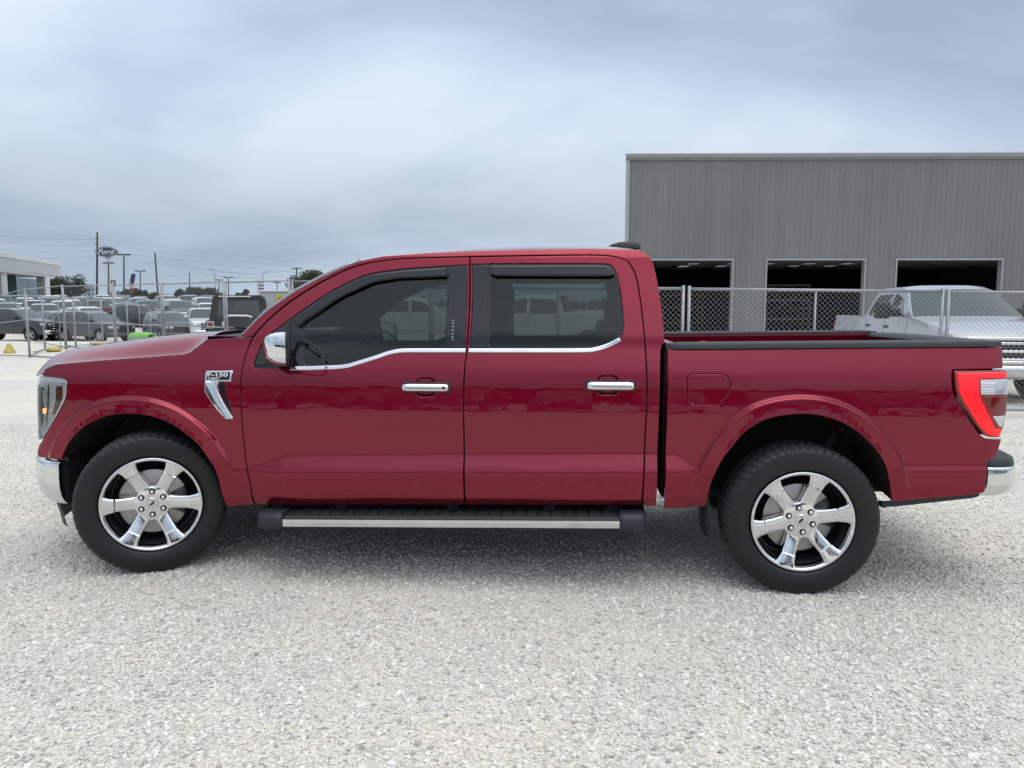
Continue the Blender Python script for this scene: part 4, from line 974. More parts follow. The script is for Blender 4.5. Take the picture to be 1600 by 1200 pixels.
    sm = n.new('GeometryNodeSetMaterial'); sm.inputs['Material'].default_value = m; l.new(ip.outputs[0], sm.inputs[0])
    jn = n.new('GeometryNodeJoinGeometry'); l.new(sm.outputs[0], jn.inputs[0]); l.new(jn.outputs[0], go.inputs[0])
    md = o.modifiers.new('stones', 'NODES'); md.node_group = g
    return o
def stone_mat():
    m = bpy.data.materials.new('loose_limestone'); m.use_nodes = True; t = m.node_tree; b = t.nodes['Principled BSDF']; n = t.nodes; l = t.links
    oi = n.new('ShaderNodeObjectInfo'); rp = n.new('ShaderNodeValToRGB'); l.new(oi.outputs['Random'], rp.inputs[0]); e = rp.color_ramp.elements
    e[0].position = 0; e[0].color = (.36, .345, .32, 1); e[1].position = 1; e[1].color = (.82, .795, .745, 1)
    for p, c in ((.12, (.54, .52, .48)), (.45, (.66, .635, .585)), (.72, (.73, .70, .64)), (.80, (.66, .60, .53)), (.9, (.78, .755, .705))): e.new(p).color = (*c, 1)
    tc_ = n.new('ShaderNodeTexCoord'); nz = n.new('ShaderNodeTexNoise'); nz.inputs['Scale'].default_value = 1.6; nz.inputs['Detail'].default_value = 3; l.new(tc_.outputs['Object'], nz.inputs['Vector'])
    mr = n.new('ShaderNodeMapRange'); mr.inputs['To Min'].default_value = .91; mr.inputs['To Max'].default_value = 1.17; l.new(nz.outputs['Fac'], mr.inputs['Value'])
    s = n.new('ShaderNodeVectorMath'); s.operation = 'SCALE'; l.new(rp.outputs[0], s.inputs[0]); l.new(mr.outputs[0], s.inputs['Scale']); l.new(s.outputs[0], b.inputs['Base Color'])
    b.inputs['Roughness'].default_value = .88; b.inputs['Specular IOR Level'].default_value = .25
    return m
STONE = stone_mat()
stone_field('gravel_stones', [(-3.4, 1.9), (3.4, 1.9), (4.6, 4.6), (-4.6, 4.6)], 5000, .003, .0130, 1, STONE)
stone_field('gravel_stones', [(-4.6, 4.605), (4.6, 4.605), (9.0, 10.0), (-9.0, 10.0)], 1500, .0045, .012, 2, STONE)

# =====================================================================================================
# OTHER VEHICLES: a side sheet per flank (arches and windows cut out), lofted top, wheels, lamps
# =====================================================================================================
def paint(name, c, metal=.2, rough=.35): return mat(name, c, rough, metal, coat=1.0, coat_rough=.03, var=.05, vscale=2)
P_WHITE = paint('white_paint', (.72, .73, .73), 0); P_SILVER = paint('silver_paint', (.42, .44, .47), .55); P_GREY = paint('charcoal_paint', (.035, .040, .045), .3)
P_BLACK = paint('black_paint', (.010, .011, .013), .1); P_MID = paint('mid_grey_paint', (.13, .14, .155), .45); P_BLUE = paint('dark_blue_paint', (.02, .035, .07), .3); P_BROWN = paint('bronze_paint', (.09, .065, .05), .4)
P_SILVERBLUE = paint('pale_silver_paint', (.43, .44, .465), .3)
GLASS_CAR = mat('car_window', (.015, .02, .022), .03, coat=1.0)
GLASS_WS = mat('car_windscreen', (.045, .065, .068), .05, coat=.3, coat_ior=1.35, spec=.35)
HLAMP = mat('headlamp_lens', (.55, .57, .6), .12, .5, coat=1.0); RLAMP = mat('tail_lamp_lens', (.30, .01, .012), .15, coat=1.0)
ALLOY = mat('alloy_wheel', (.45, .45, .46), .3, .8)

SPECS = {
 'pickup': dict(o=[(-.86, .40, 0), (-.93, .50, 0), (-.94, .80, 0), (-.90, 1.05, 0), (-.80, 1.17, 0), (-.3, 1.25, 0), (.38, 1.33, 'windshield'), (1.15, 1.84, 0), (1.55, 1.92, 0), (2.4, 1.92, 0), (2.72, 1.86, 'rear_window'), (2.90, 1.40, 0), (2.97, 1.38, 0), (4.72, 1.38, 0), (4.80, 1.32, 0), (4.80, .78, 0), (4.90, .72, 0), (4.88, .52, 0)], zb=.46, w=.985, belt=1.32, k=.33, wb=3.70, r=.40,
   win=[[(.80, 1.36), (1.25, 1.74), (1.62, 1.80), (1.72, 1.80), (1.72, 1.36)], [(1.84, 1.36), (1.84, 1.80), (2.50, 1.78), (2.64, 1.68), (2.70, 1.40), (2.6, 1.36)]]),
 'suv': dict(o=[(-.82, .34, 0), (-.90, .45, 0), (-.90, .75, 0), (-.84, .98, 0), (-.70, 1.06, 0), (.35, 1.16, 'windshield'), (1.15, 1.64, 0), (1.6, 1.74, 0), (2.6, 1.74, 0), (3.35, 1.70, 0), (3.55, 1.64, 'rear_window'), (3.86, 1.18, 0), (3.90, .9, 0), (3.93, .55, 0), (3.84, .36, 0)], zb=.32, w=.94, belt=1.13, k=.30, wb=2.85, r=.365,
   win=[[(.62, 1.17), (1.2, 1.55), (1.70, 1.63), (1.70, 1.17)], [(1.80, 1.17), (1.80, 1.64), (2.55, 1.63), (2.60, 1.17)], [(2.70, 1.18), (2.68, 1.62), (3.25, 1.58), (3.45, 1.30), (3.40, 1.2)]]),
 'sedan': dict(o=[(-.80, .30, 0), (-.88, .42, 0), (-.88, .62, 0), (-.78, .76, 0), (.0, .90, 0), (.48, .96, 'windshield'), (1.28, 1.36, 0), (1.7, 1.44, 0), (2.3, 1.43, 0), (2.75, 1.33, 'rear_window'), (3.40, 1.07, 0), (3.80, 1.05, 0), (3.88, .95, 0), (3.90, .55, 0), (3.82, .34, 0)], zb=.27, w=.91, belt=.98, k=.33, wb=2.80, r=.335,
   win=[[(.80, .99), (1.30, 1.28), (1.68, 1.35), (1.72, .99)], [(1.80, .99), (1.77, 1.36), (2.3, 1.34), (2.66, 1.25), (2.95, 1.05), (2.9, 1.0)]]),
 'heavy_pickup': dict(o=[(-.96, .40, 0), (-1.03, .50, 0), (-1.04, .80, 0), (-1.0, 1.02, 0), (-.92, 1.12, 0), (-.78, 1.18, 0), (-.2, 1.29, 0), (.46, 1.38, 'windshield'), (1.14, 1.85, 0), (1.5, 1.935, 0), (2.5, 1.935, 0), (2.80, 1.87, 'rear_window'), (2.94, 1.42, 0), (3.0, 1.36, 0), (4.95, 1.36, 0), (5.05, 1.31, 0), (5.05, .82, 0), (5.16, .76, 0), (5.12, .56, 0)], zb=.46, w=1.0, belt=1.34, k=.30, wb=4.05, r=.41,
   win=[[(.86, 1.37), (1.22, 1.71), (1.58, 1.81), (1.70, 1.81), (1.70, 1.37)], [(1.82, 1.37), (1.82, 1.81), (2.55, 1.79), (2.72, 1.64), (2.76, 1.42), (2.66, 1.37)]]),
}
def vehicle(name, kind, paint_m, label, group, cat, detail=False, bumper_m=None, alloy=None, wsm=None):
    sp = SPECS[kind]; root = thing(name, (0, 0, 0), 0, label, cat, group)
    W, belt, kk, wb, r, zb = sp['w'], sp['belt'], sp['k'], sp['wb'], sp['r'], sp['zb']; mid = (sp['o'][0][0] + sp['o'][-1][0]) / 2
    x0 = min(p[0] for p in sp['o']); x1 = max(p[0] for p in sp['o'])
    def yf(x, z):
        x = np.asarray(x, float); z = np.asarray(z, float)
        y = W - .02 * np.maximum(0, (.62 - z) / .3) ** 2 - .05 * sst(belt - .35, belt, z) - kk * np.maximum(0, z - belt) - .15 * np.maximum(0, z - belt) ** 2
        y = y - .26 * np.maximum(0, (x0 + .42 - x) / .42) ** 2.3 - .14 * np.maximum(0, (x - x1 + .22) / .22) ** 2
        for cx in (0, wb): y = y + .022 * (1 - sst(.07, .12, np.abs(np.hypot(x - cx, z - r) - (r + .11)))) * sst(zb + .1, zb + .3, z)
        return y
    ra = r + .075
    def arch(cx):
        a0 = math.asin(max(-1, min(1, (zb - r) / ra))); return [(cx + ra * math.cos(t), r + ra * math.sin(t)) for t in np.linspace(a0, math.pi - a0, 15)]
    top = [(p[0], p[1]) for p in sp['o']]
    poly = top + arch(wb) + arch(0)
    body = MB(); geo = panel_geo(poly, yf, holes=[], res=.10 if not detail else .05, er=.012, skirt=0)
    def addgeo(g, sgn, mb):
        V, F, nr = g; V = np.array(V); V[:, 0] -= mid; mb.add(V * (1, sgn, 1), [f if sgn > 0 else f[::-1] for f in F], True)
    for s in (1, -1): addgeo(geo, s, body)
    o = sp['o']; segs = {}
    def row(p, bow=0, n=10):
        x, z = p[0], p[1]; ye = float(yf(np.array([x]), np.array([z]))[0]) - .010; rr_ = []
        cr_ = .035 if z > belt + .1 else (.02 if z > belt - .35 else 0)
        fb = .10 if x < x0 + .25 and z < belt else 0
        for j in range(n + 1):
            v = math.sin((-1 + 2 * j / n) * math.pi / 2); rr_.append((x - mid - (bow + fb) * (1 - v * v), ye * v, z + cr_ * (1 - v ** 4)))
        return rr_
    isw = lambda i: 0 <= i < len(o) and o[i][2] == 'windshield'
    for i in range(len(o) - 1):
        b0 = .07 if isw(i) or isw(i - 1) else 0; b1 = .07 if isw(i) or isw(i + 1) else 0
        R0, R1 = row(o[i], b0), row(o[i + 1], b1)
        if o[i][2]: segs.setdefault(o[i][2], MB()).loft([R0, R1])
        else: body.loft([R0, R1])
    # underside pan
    body.loft([[(o[0][0] - mid, -W * .7, zb + .02), (o[0][0] - mid, W * .7, zb + .02)], [(o[-1][0] - mid, -W * .7, zb + .02), (o[-1][0] - mid, W * .7, zb + .02)]], False)
    bo = body.build('body', paint_m, root, recalc=False)
    for k, mbx in segs.items(): mbx.build(k, (wsm or GLASS_WS) if k == 'windshield' else GLASS_CAR, root)
    for wpoly in sp['win']:
        for s in (1, -1):
            mb = MB(); addgeo(panel_geo(wpoly, yf, res=.15, er=.006, skirt=0, off=.006, round_=.3), s, mb); mb.build('window', GLASS_CAR, root)
    # wheels
    tm = MB(); tm.lathe([(r * .62, -.11), (r * .8, -.125), (r * .96, -.115), (r, -.08), (r, .08), (r * .96, .115), (r * .6, .12)], 28)
    wv = tm.build('wheel', RUBBER); am = alloy or ALLOY
    d = MB(); d.lathe([(r * .64, -.112), (r * .60, -.118), (r * .54, -.07)], 28); 
    for k in range(5):
        a = k * 2 * math.pi / 5; c_, s_ = math.cos(a), math.sin(a); q = lambda rr, t, y: (rr * c_ - t * s_, y, rr * s_ + t * c_)
        d.add([q(0.02, -.045, -.095), q(r * .60, -.05, -.108), q(r * .60, .05, -.108), q(0.02, .045, -.095)], [(0, 1, 2, 3)])
    d.lathe([(0, -.105), (.055, -.10), (.06, -.07)], 12); d.build('rim', am, wv)
    MB().lathe([(r * .56, -.055), (0, -.055)], 20).build('hub', UNDER, wv)
    for i, (cx, s) in enumerate(((0, -1), (wb, -1), (0, 1), (wb, 1))):
        q = wv if i == 0 else copy_tree(wv); q.parent = root; q.location = (cx - mid, s * (W - .11), r); q.rotation_euler = (0, R(20 * i), 0 if s < 0 else math.pi)
    for cx in (0, wb):
        for s in (1, -1):
            m = MB(); A = arch(cx); m.loft([[(x - mid, s * (float(yf(np.array([x]), np.array([z]))[0]) - .02), z) for x, z in A], [(x - mid, s * .5, z) for x, z in A]]); m.add([(x - mid, s * .5, z) for x, z in A], [tuple(range(len(A)))]); m.build('arch_liner', UNDER, root)
    # lamps, grille, bumpers, mirrors, door seams, handles
    hb = belt; fxn = x0; zl = {'pickup': (.92, 1.08), 'suv': (.78, .93), 'sedan': (.60, .72), 'heavy_pickup': (.78, 1.04)}[kind]
    for s in (1, -1):
        m = MB(); addgeo(panel_geo([(x0 + .04, zl[0]), (x0 + .05, zl[1]), (x0 + .30, zl[1] - .01), (x0 + .20, zl[0] + .02)], yf, res=.1, er=.006, skirt=.02, off=.008), s, m)
        m.loft([[(x0 - .012 - mid - .10 * (1 - (y / .7) ** 2), s * y, zl[0] + .02), (x0 - .002 - mid - .10 * (1 - (y / .7) ** 2), s * y, zl[1] - .02)] for y in (.42, .55, .66)]); m.build('headlight', HLAMP, root, False)
        tz = {'pickup': (.90, 1.28), 'suv': (.88, 1.14), 'sedan': (.78, .98), 'heavy_pickup': (.90, 1.28)}[kind]
        m = MB(); addgeo(panel_geo([(x1 - .26, tz[0] + .02), (x1 - .24, tz[1]), (x1 - .11, tz[1]), (x1 - .11, tz[0])], yf, res=.1, er=.006, skirt=.02, off=.008), s, m)
        xr = (x1 - .10) if 'pickup' in kind else x1 - .03
        m.box(xr - .06 - mid, xr + .012 - mid, min(s * .60, s * .82), max(s * .60, s * .82), tz[0], tz[1]); m.build('taillight', RLAMP, root, False)
        m = MB(); mx_ = sp['win'][0][0][0]; m.box(mx_ + .02 - mid, mx_ + .16 - mid, min(s * (W - .02), s * (W + .17)), max(s * (W - .02), s * (W + .17)), belt + .04, belt + .20, .03); m.build('mirror', PLASTIC if detail else paint_m, root)
        m = MB()
        for xw in (sp['win'][1][0][0] - .05, sp['win'][1][-1][0] + .18, sp['win'][0][0][0] - .22):
            m.loft([[(xw - mid + dx, s * (float(yf(np.array([xw]), np.array([z]))[0]) + .003), z) for z in np.linspace(zb + .06, belt - .02, 7)] for dx in (-.006, .006)], False)
        m.build('door_seams', UNDER, root, False)['kind'] = 'stuff'
        for xw in (sp['win'][1][0][0] - .28, sp['win'][1][-1][0] - .10):
            z = belt - .16; m = MB(); yy = float(yf(np.array([xw]), np.array([z]))[0]); m.box(xw - mid, xw + .2 - mid, min(s * (yy - .01), s * (yy + .03)), max(s * (yy - .01), s * (yy + .03)), z - .025, z + .02, .008); m.build('door_handle', PLASTIC if detail else paint_m, root)
    g0, g1 = {'pickup': (.68, 1.10), 'suv': (.55, .92), 'sedan': (.45, .66), 'heavy_pickup': (.66, 1.05)}[kind]
    fr = lambda y: x0 - .10 * (1 - (y / .8) ** 2) - mid
    m = MB(); m.loft([[(fr(y) - .012, y, z) for z in (g0, (g0 + g1) / 2, g1)] for y in np.linspace(-.42, .42, 7)]); gr = m.build('grille', BLACKGLOSS, root)
    for k in range(3):
        z = g0 + (g1 - g0) * (k + .5) / 3; m = MB(); m.tube([(fr(y) - .018, y, z) for y in np.linspace(-.41, .41, 5)], .018 if not detail else .028, 6); m.build('grille_bar', CHROME if 'pickup' in kind else PLASTIC, gr)
    bmm = bumper_m or (CHROME_SOFT if 'pickup' in kind else paint_m)
    bz = {'pickup': (.45, .66), 'suv': (.36, .54), 'sedan': (.30, .44), 'heavy_pickup': (.44, .63)}[kind]
    m = MB(); ys_ = np.linspace(-.92, .92, 15)
    m.loft([[(fr(y) + .14 * max(0, abs(y) - .6) ** 1.5 * 4 + dx, y, z) for dx, z in ((.05, bz[1] + .01), (-.045, bz[1]), (-.055, (bz[0] + bz[1]) / 2), (-.03, bz[0]), (.06, bz[0] - .02))] for y in ys_]); m.build('bumper', bmm, root)
    m = MB(); m.box(x1 - .08 - mid, x1 + .02 - mid, -.86, .86, bz[0] + .06, bz[1] + .04, .03); m.build('rear_bumper', bmm, root)
    return root
def place(root, loc, heading):
    """heading = compass direction (radians from +X) the nose points to"""
    root.location = (loc[0], loc[1], ground_z(loc[0], loc[1])); root.rotation_euler = (0, 0, heading + math.pi); return root
def repaint(root, m_old, m_new):
    for o in [root] + list(root.children_recursive):
        if o.type == 'MESH':
            for sl_ in o.material_slots:
                if sl_.material == m_old: sl_.link = 'OBJECT'; sl_.material = m_new

LOT = 'vehicles parked in the fenced lot'
protos = {'pickup': vehicle('lot_pickup', 'pickup', P_WHITE, '', LOT, 'pickup truck'), 'suv': vehicle('lot_suv', 'suv', P_WHITE, '', LOT, 'SUV'), 'sedan': vehicle('lot_sedan', 'sedan', P_WHITE, '', LOT, 'sedan')}
used = set()
def car(kind, m, px, Y, head, label, group=LOT, dx=0):
    if kind in used: r_ = copy_tree(protos[kind])
    else: r_ = protos[kind]; used.add(kind)
    r_['label'] = label; r_['group'] = group
    place(r_, (gx(px, Y) + dx, Y), R(head)); r_['_p'] = 1; del r_['_p']
    return (r_, m)
cars = []
A_ = cars.append
# copies are made from the untouched white prototypes first and repainted afterwards
A_(car('pickup', P_GREY, 16, 45, -8, 'charcoal pickup at the far left edge, nose towards the right, nearest row'))
A_(car('suv', P_MID, 96, 46.5, -38, 'mid grey crossover with dark windows beside the charcoal pickup'))
A_(car('suv', P_GREY, 146, 44.5, -22, 'dark charcoal crossover in three-quarter view, lowest in the lot'))
A_(car('pickup', P_SILVER, 70, 52, -62, 'silver pickup standing behind the charcoal one at the left edge'))
A_(car('suv', P_WHITE, 138, 51.5, -40, 'white crossover right behind the dark charcoal one'))
A_(car('sedan', P_MID, 172, 50, -50, 'grey sedan with a pale windshield left of the green block'))
A_(car('pickup', P_BLACK, 212, 50.5, 170, 'black pickup with its nose to the left above the green cover'))
A_(car('suv', P_BLACK, 262, 45.5, -50, 'black SUV right of the green cover, nose towards us'))
A_(car('sedan', P_WHITE, 290, 50, -50, 'white sedan with large windshield left of the boxy black SUV'))
A_(car('pickup', P_WHITE, 316, 46.5, -62, 'white pickup nearest to the boxy black SUV'))
rk_ = random.Random(11); ORD = ['first', 'second', 'third', 'fourth', 'fifth', 'sixth', 'seventh', 'eighth', 'ninth', 'tenth', 'eleventh', 'twelfth']
PAL = [(P_WHITE, 'white')] * 9 + [(P_SILVER, 'silver')] * 3 + [(P_GREY, 'charcoal')] * 3 + [(P_BLACK, 'black')] * 3 + [(P_MID, 'mid grey'), (P_BLUE, 'dark blue'), (P_BROWN, 'bronze')]
for ri, (Yr, px0, px1, step) in enumerate(((57.5, 10, 330, 45), (65, -5, 345, 40), (74, 5, 350, 36), (85, -8, 352, 34), (97, 0, 356, 32))):
    for k, px_ in enumerate(np.arange(px0, px1, step)):
        m__, cn = rk_.choice(PAL); kd_ = rk_.choice(['pickup', 'pickup', 'suv', 'suv', 'suv', 'sedan']); hd = rk_.choice([-58, -62, -60, -55, 122, -60])
        A_(car(kd_, m__, px_ + rk_.uniform(-5, 5), Yr + rk_.uniform(-1, 1), hd, '%s %s in the %s farther row of the lot, %s from the left edge' % (cn, {'suv': 'SUV'}.get(kd_, kd_), ORD[ri], ORD[k])))
A_(car('pickup', P_WHITE, 634, 31, 4, 'white pickup visible through the front door window', 'white vehicles seen through the cab windows'))
A_(car('pickup', P_WHITE, 846, 24, 166, 'white pickup visible through the rear door window', 'white vehicles seen through the cab windows'))
# vehicles on our own side of the lot, seen only as reflections in the red doors and the chrome
BEH = 'vehicles parked opposite the red pickup'
def car_xy(kind, m, x, y, head, label):
    r_ = copy_tree(protos[kind]); r_['label'] = label; r_['group'] = BEH; place(r_, (x, y), R(head)); cars.append((r_, m))
for i, (k, m, x, y, h) in enumerate((('pickup', P_BLACK, -11.5, -17, 88), ('suv', P_GREY, -8.2, -17.5, 92), ('pickup', P_BLUE, -4.9, -17, 90), ('suv', P_BLACK, -1.6, -16.5, 87), ('pickup', P_MID, 1.8, -17, 91), ('suv', P_GREY, 5.1, -17, 90), ('pickup', P_BLACK, 8.5, -17.5, 92), ('suv', P_WHITE, 12.0, -17, 88), ('pickup', P_GREY, -15, -17, 90))):
    car_xy(k, m, x, y, h, ['black pickup', 'grey SUV', 'dark blue pickup', 'black SUV', 'mid grey pickup', 'charcoal SUV', 'second black pickup', 'white SUV', 'charcoal pickup'][i] + ' parked facing the red pickup from the opposite row')
for r_, m in cars:
    if m is not P_WHITE: repaint(r_, P_WHITE, m)

# the big silver pickup behind the right fence
hp = vehicle('heavy_pickup', 'heavy_pickup', P_SILVERBLUE, 'pale silver heavy-duty pickup facing us behind the chain-link fence', 'vehicles behind the right fence', 'pickup truck', True, CHROME_SOFT, wsm=GLASS_WS)
hpm = (SPECS['heavy_pickup']['o'][0][0] + SPECS['heavy_pickup']['o'][-1][0]) / 2
HEAD = R(-97)
place(hp, (8.36, 15.15), HEAD)
for yy, dr in ((.45, 1), (-.25, 1)):
    MB().tube([(.52 - hpm - .07, yy, 1.415), (.58 - hpm, yy - .3, 1.46), (.60 - hpm, yy - .58, 1.47)], .014, 6).build('wiper', PLASTIC, hp)
for s in (1, -1):      # tow mirrors
    m = MB(); m.box(.86 - hpm, 1.02 - hpm, s * 1.30 - .14, s * 1.30 + .14, 1.34, 1.66, .05); m.tube([(.94 - hpm, s * .95, 1.42), (.94 - hpm, s * 1.25, 1.43)], .03, 8); m.build('tow_mirror', PLASTIC, hp)
    m = MB(); 
    m.loft([[(-1.17 - hpm + .10 * (y / .8) ** 2, s * y, z) for z in (.76, 1.06)] for y in (.47, .6, .78)]); m.build('lamp_surround', CHROME, hp)
m = MB()
for z in (.68, 1.06): m.tube([(-1.165 - hpm + .10 * (y / .8) ** 2, y, z) for y in np.linspace(-.80, .80, 9)], .03, 6)
m.build('grille_surround', CHROME, hp)['kind'] = 'stuff'
# dark pickup beyond the right edge: one tyre and a mirror reach into the picture
dk = copy_tree(protos['pickup']); dk['label'] = 'black pickup cut by the right edge, behind the silver one'; dk['group'] = 'vehicles behind the right fence'
repaint(dk, P_WHITE, P_BLACK); place(dk, (12.6, 16.4), R(-80))

# boxy black off-road SUV seen from behind, with spare lamps and a roof edge
def offroader():
    root = thing('offroad_suv', (0, 0, 0), 0, 'boxy black off-road SUV seen from behind through the left fence', 'SUV', LOT)
    m = MB(); m.box(-.95, .95, 0, 3.9, .55, 1.16, .06); m.build('body', mat('satin_black_body', (.006, .006, .007), .35, spec=.25), root)
    m = MB(); rows = []
    for y, h in ((-.02, 0), (.05, 0), (2.1, 0), (2.5, 0)):
        rows.append([(-.84, y, 1.15), (-.72, y + .05, 1.84), (-.64, y + .06, 1.90), (.64, y + .06, 1.90), (.72, y + .05, 1.84), (.84, y, 1.15)])
    m.loft(rows, False); m.add(rows[0], [(0, 1, 2, 3, 4, 5)]); m.add(rows[-1], [(0, 1, 2, 3, 4, 5)]); m.build('hardtop', mat('black_hardtop', (.007, .007, .008), .6, spec=.25), root)
    m = MB(); m.add([(-.60, -.03, 1.26), (-.56, .0, 1.74), (.56, .0, 1.74), (.60, -.03, 1.26)], [(0, 1, 2, 3)]); m.build('rear_window', GLASS_CAR, root)
    for s in (-1, 1):
        m = MB(); m.box(s * .80 - .10, s * .80 + .10, -.10, .02, .92, 1.13, .012); lf = m.build('lamp_frame', mat('pale_lamp_frame', (.45, .45, .45), .4), root)
        m = MB(); m.box(s * .80 - .065, s * .80 + .065, -.112, -.09, .96, 1.09); m.build('tail_lens', RLAMP, lf)
        m = MB(); m.lathe([(.22, -.13), (.34, -.14), (.41, -.11), (.42, 0), (.41, .12), (.2, .12)], 24, 'y'); V = [(y * 1 + s * .86, x, z + .42) for x, y, z in m.V]; m.V = [(v[0], v[1] + .75, v[2]) for v in V]; w_ = m.build('wheel', RUBBER, root)
    m = MB(); m.lathe([(.0, -.26), (.20, -.26), (.36, -.25), (.41, -.20), (.41, -.10), (.3, -.06)], 32, 'y', True, (0.02, 0, 1.10)); m.build('spare_tyre', RUBBER, root)
    m = MB(); m.box(-.55, .35, -.03, .05, 1.845, 1.875, .01); m.build('roof_edge', WHITEP, root)
    m = MB(); m.tube([(-.38, -.28, 1.27), (-.2, -.29, 1.30), (.25, -.29, 1.29), (.38, -.28, 1.25)], .03, 8); m.build('pale_strap', WHITEP, root)
    m = MB(); m.box(-.85, .85, -.22, .0, .58, .72, .03); m.build('rear_bumper', PLASTIC, root)
    for s in (-1, 1):
        m = MB(); m.box(s * .45 - .03, s * .45 + .03, -.06, -.02, .98, 1.12, .01); m.build('hinge', WHITEP, root)
    return root
orv = offroader(); orv.location = (gx(373, 22.6), 22.6, 0); orv.rotation_euler = (0, 0, R(17))

# =====================================================================================================
# GREY METAL BUILDING on the right
# =====================================================================================================
def ribbed_mat():
    m = mat('grey_metal_sheet', (.24, .24, .25), .5, .0, var=.0)
    t = m.node_tree; b = t.nodes['Principled BSDF']; tc_ = t.nodes.new('ShaderNodeTexCoord')
    mp = t.nodes.new('ShaderNodeMapping'); mp.inputs['Scale'].default_value = (2.2, 2.2, .10); t.links.new(tc_.outputs['Object'], mp.inputs['Vector'])
    n = t.nodes.new('ShaderNodeTexNoise'); n.inputs['Scale'].default_value = 1.0; n.inputs['Detail'].default_value = 7; n.inputs['Roughness'].default_value = .7; t.links.new(mp.outputs[0], n.inputs['Vector'])
    mp2 = t.nodes.new('ShaderNodeMapping'); mp2.inputs['Scale'].default_value = (.25, .25, .15); t.links.new(tc_.outputs['Object'], mp2.inputs['Vector'])
    n2 = t.nodes.new('ShaderNodeTexNoise'); n2.inputs['Scale'].default_value = 1.0; n2.inputs['Detail'].default_value = 4; t.links.new(mp2.outputs[0], n2.inputs['Vector'])
    a = t.nodes.new('ShaderNodeMath'); a.operation = 'MULTIPLY_ADD'; a.inputs[1].default_value = .55; t.links.new(n.outputs['Fac'], a.inputs[0])
    a2 = t.nodes.new('ShaderNodeMath'); a2.operation = 'MULTIPLY_ADD'; a2.inputs[1].default_value = .5; a2.inputs[2].default_value = 0.0; t.links.new(n2.outputs['Fac'], a2.inputs[0]); t.links.new(a2.outputs[0], a.inputs[2])
    r = t.nodes.new('ShaderNodeValToRGB'); t.links.new(a.outputs[0], r.inputs[0]); e = r.color_ramp.elements
    e[0].position = .30; e[0].color = (.150, .149, .152, 1); e[1].position = .78; e[1].color = (.232, .229, .222, 1)
    t.links.new(r.outputs[0], b.inputs['Base Color']); return m
METAL = ribbed_mat(); TRIM = mat('grey_trim', (.26, .26, .26), .45, .1, var=.08, vscale=2); TRIML = mat('pale_grey_trim', (.36, .36, .355), .5, var=.08)
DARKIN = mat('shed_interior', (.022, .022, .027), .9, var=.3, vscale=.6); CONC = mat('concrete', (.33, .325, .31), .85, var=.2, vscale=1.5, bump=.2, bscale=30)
YB = 32.0; XL = gx(977, YB) ; BH = wpt(980, 240, YB).z
bld = thing('metal_building', (XL, YB, 0), R(-1.0), 'grey ribbed metal building with three open dark bays', 'building')
X = lambda px: gx(px, YB) - XL
ZO = wpt(1270, 407, YB).z                     # head of the openings
BW = 26.0; HW = BH - .25
OPEN = [(X(1001), X(1141)), (X(1195), X(1344.5)), (X(1394.5), X(1554)), (X(1612), X(1772))]
def ribbed(x0, x1, z0, z1, y=0.0, pitch=.22, yaw=None):
    m = MB(); prof = []; x = math.ceil(x0 / pitch) * pitch; pts = [(x0, 0)]
    while x < x1 - .02:
        for dx, d in ((-.040, 0), (-.022, .018), (.022, .018), (.040, 0)):
            if x0 < x + dx < x1: pts.append((x + dx, d))
        for dx in (.11,):
            if x + dx + .01 < x1: pts += [(x + dx - .012, 0), (x + dx, .006), (x + dx + .012, 0)]
        x += pitch
    pts.append((x1, 0)); n = len(pts)
    m.loft([[(px_, y - d, z0) for px_, d in pts], [(px_, y - d, z1) for px_, d in pts]], False); return m
edges = [0] + [v for o_ in OPEN for v in o_] + [BW]
for i in range(0, len(edges), 2):
    if edges[i + 1] - edges[i] > .02: ribbed(edges[i], edges[i + 1], 0, ZO).build('wall_sheet', METAL, bld, False)
ribbed(0, BW, ZO, HW).build('wall_sheet', METAL, bld, False)
for x0, x1 in OPEN:
    for xx in (x0 - .06, x1):
        m = MB(); m.box(xx, xx + .06, -.045, .25, 0, ZO); m.build('door_jamb', TRIML, bld)
    m = MB(); m.box(x0 - .06, x1 + .06, -.045, .25, ZO, ZO + .07); m.build('door_head', TRIML, bld)
m = MB(); m.loft([[(x, y, HW + z) for y, z in ((.02, -.02), (-.07, -.02), (-.075, .03), (-.13, .06), (-.13, .20), (-.06, .25), (.2, .25))] for x in (-.08, BW)], False); m.build('eave_gutter', TRIM, bld)
m = MB(); m.box(-.05, .09, -.05, .10, 0, HW); m.build('corner_trim', TRIML, bld)
# far walls and roof (the left flank runs back along the line of sight)
m = MB(); sx = math.tan(R(11.5)); D = 24
m.add([(0, .06, 0), (D * sx, D, 0), (D * sx, D, HW), (0, .06, HW)], [(0, 1, 2, 3)]); m.add([(BW, .06, 0), (BW, D, 0), (BW, D, HW), (BW, .06, HW)], [(0, 1, 2, 3)]); m.add([(D * sx, D, 0), (BW, D, 0), (BW, D, HW), (D * sx, D, HW)], [(0, 1, 2, 3)]); m.build('side_walls', METAL, bld, False)
m = MB(); m.add([(0, .05, HW + .18), (BW, .05, HW + .18), (BW, D, HW + .18), (D * sx, D, HW + .18)], [(0, 1, 2, 3)]); m.build('roof', TRIM, bld, False)
m = MB(); m.add([(.1, .3, .02), (BW - .1, .3, .02), (BW - .1, D - .2, .02), (D * sx, D - .2, .02)], [(0, 1, 2, 3)]); m.build('shed_floor', mat('dark_concrete', (.06, .06, .06), .9), bld, False)
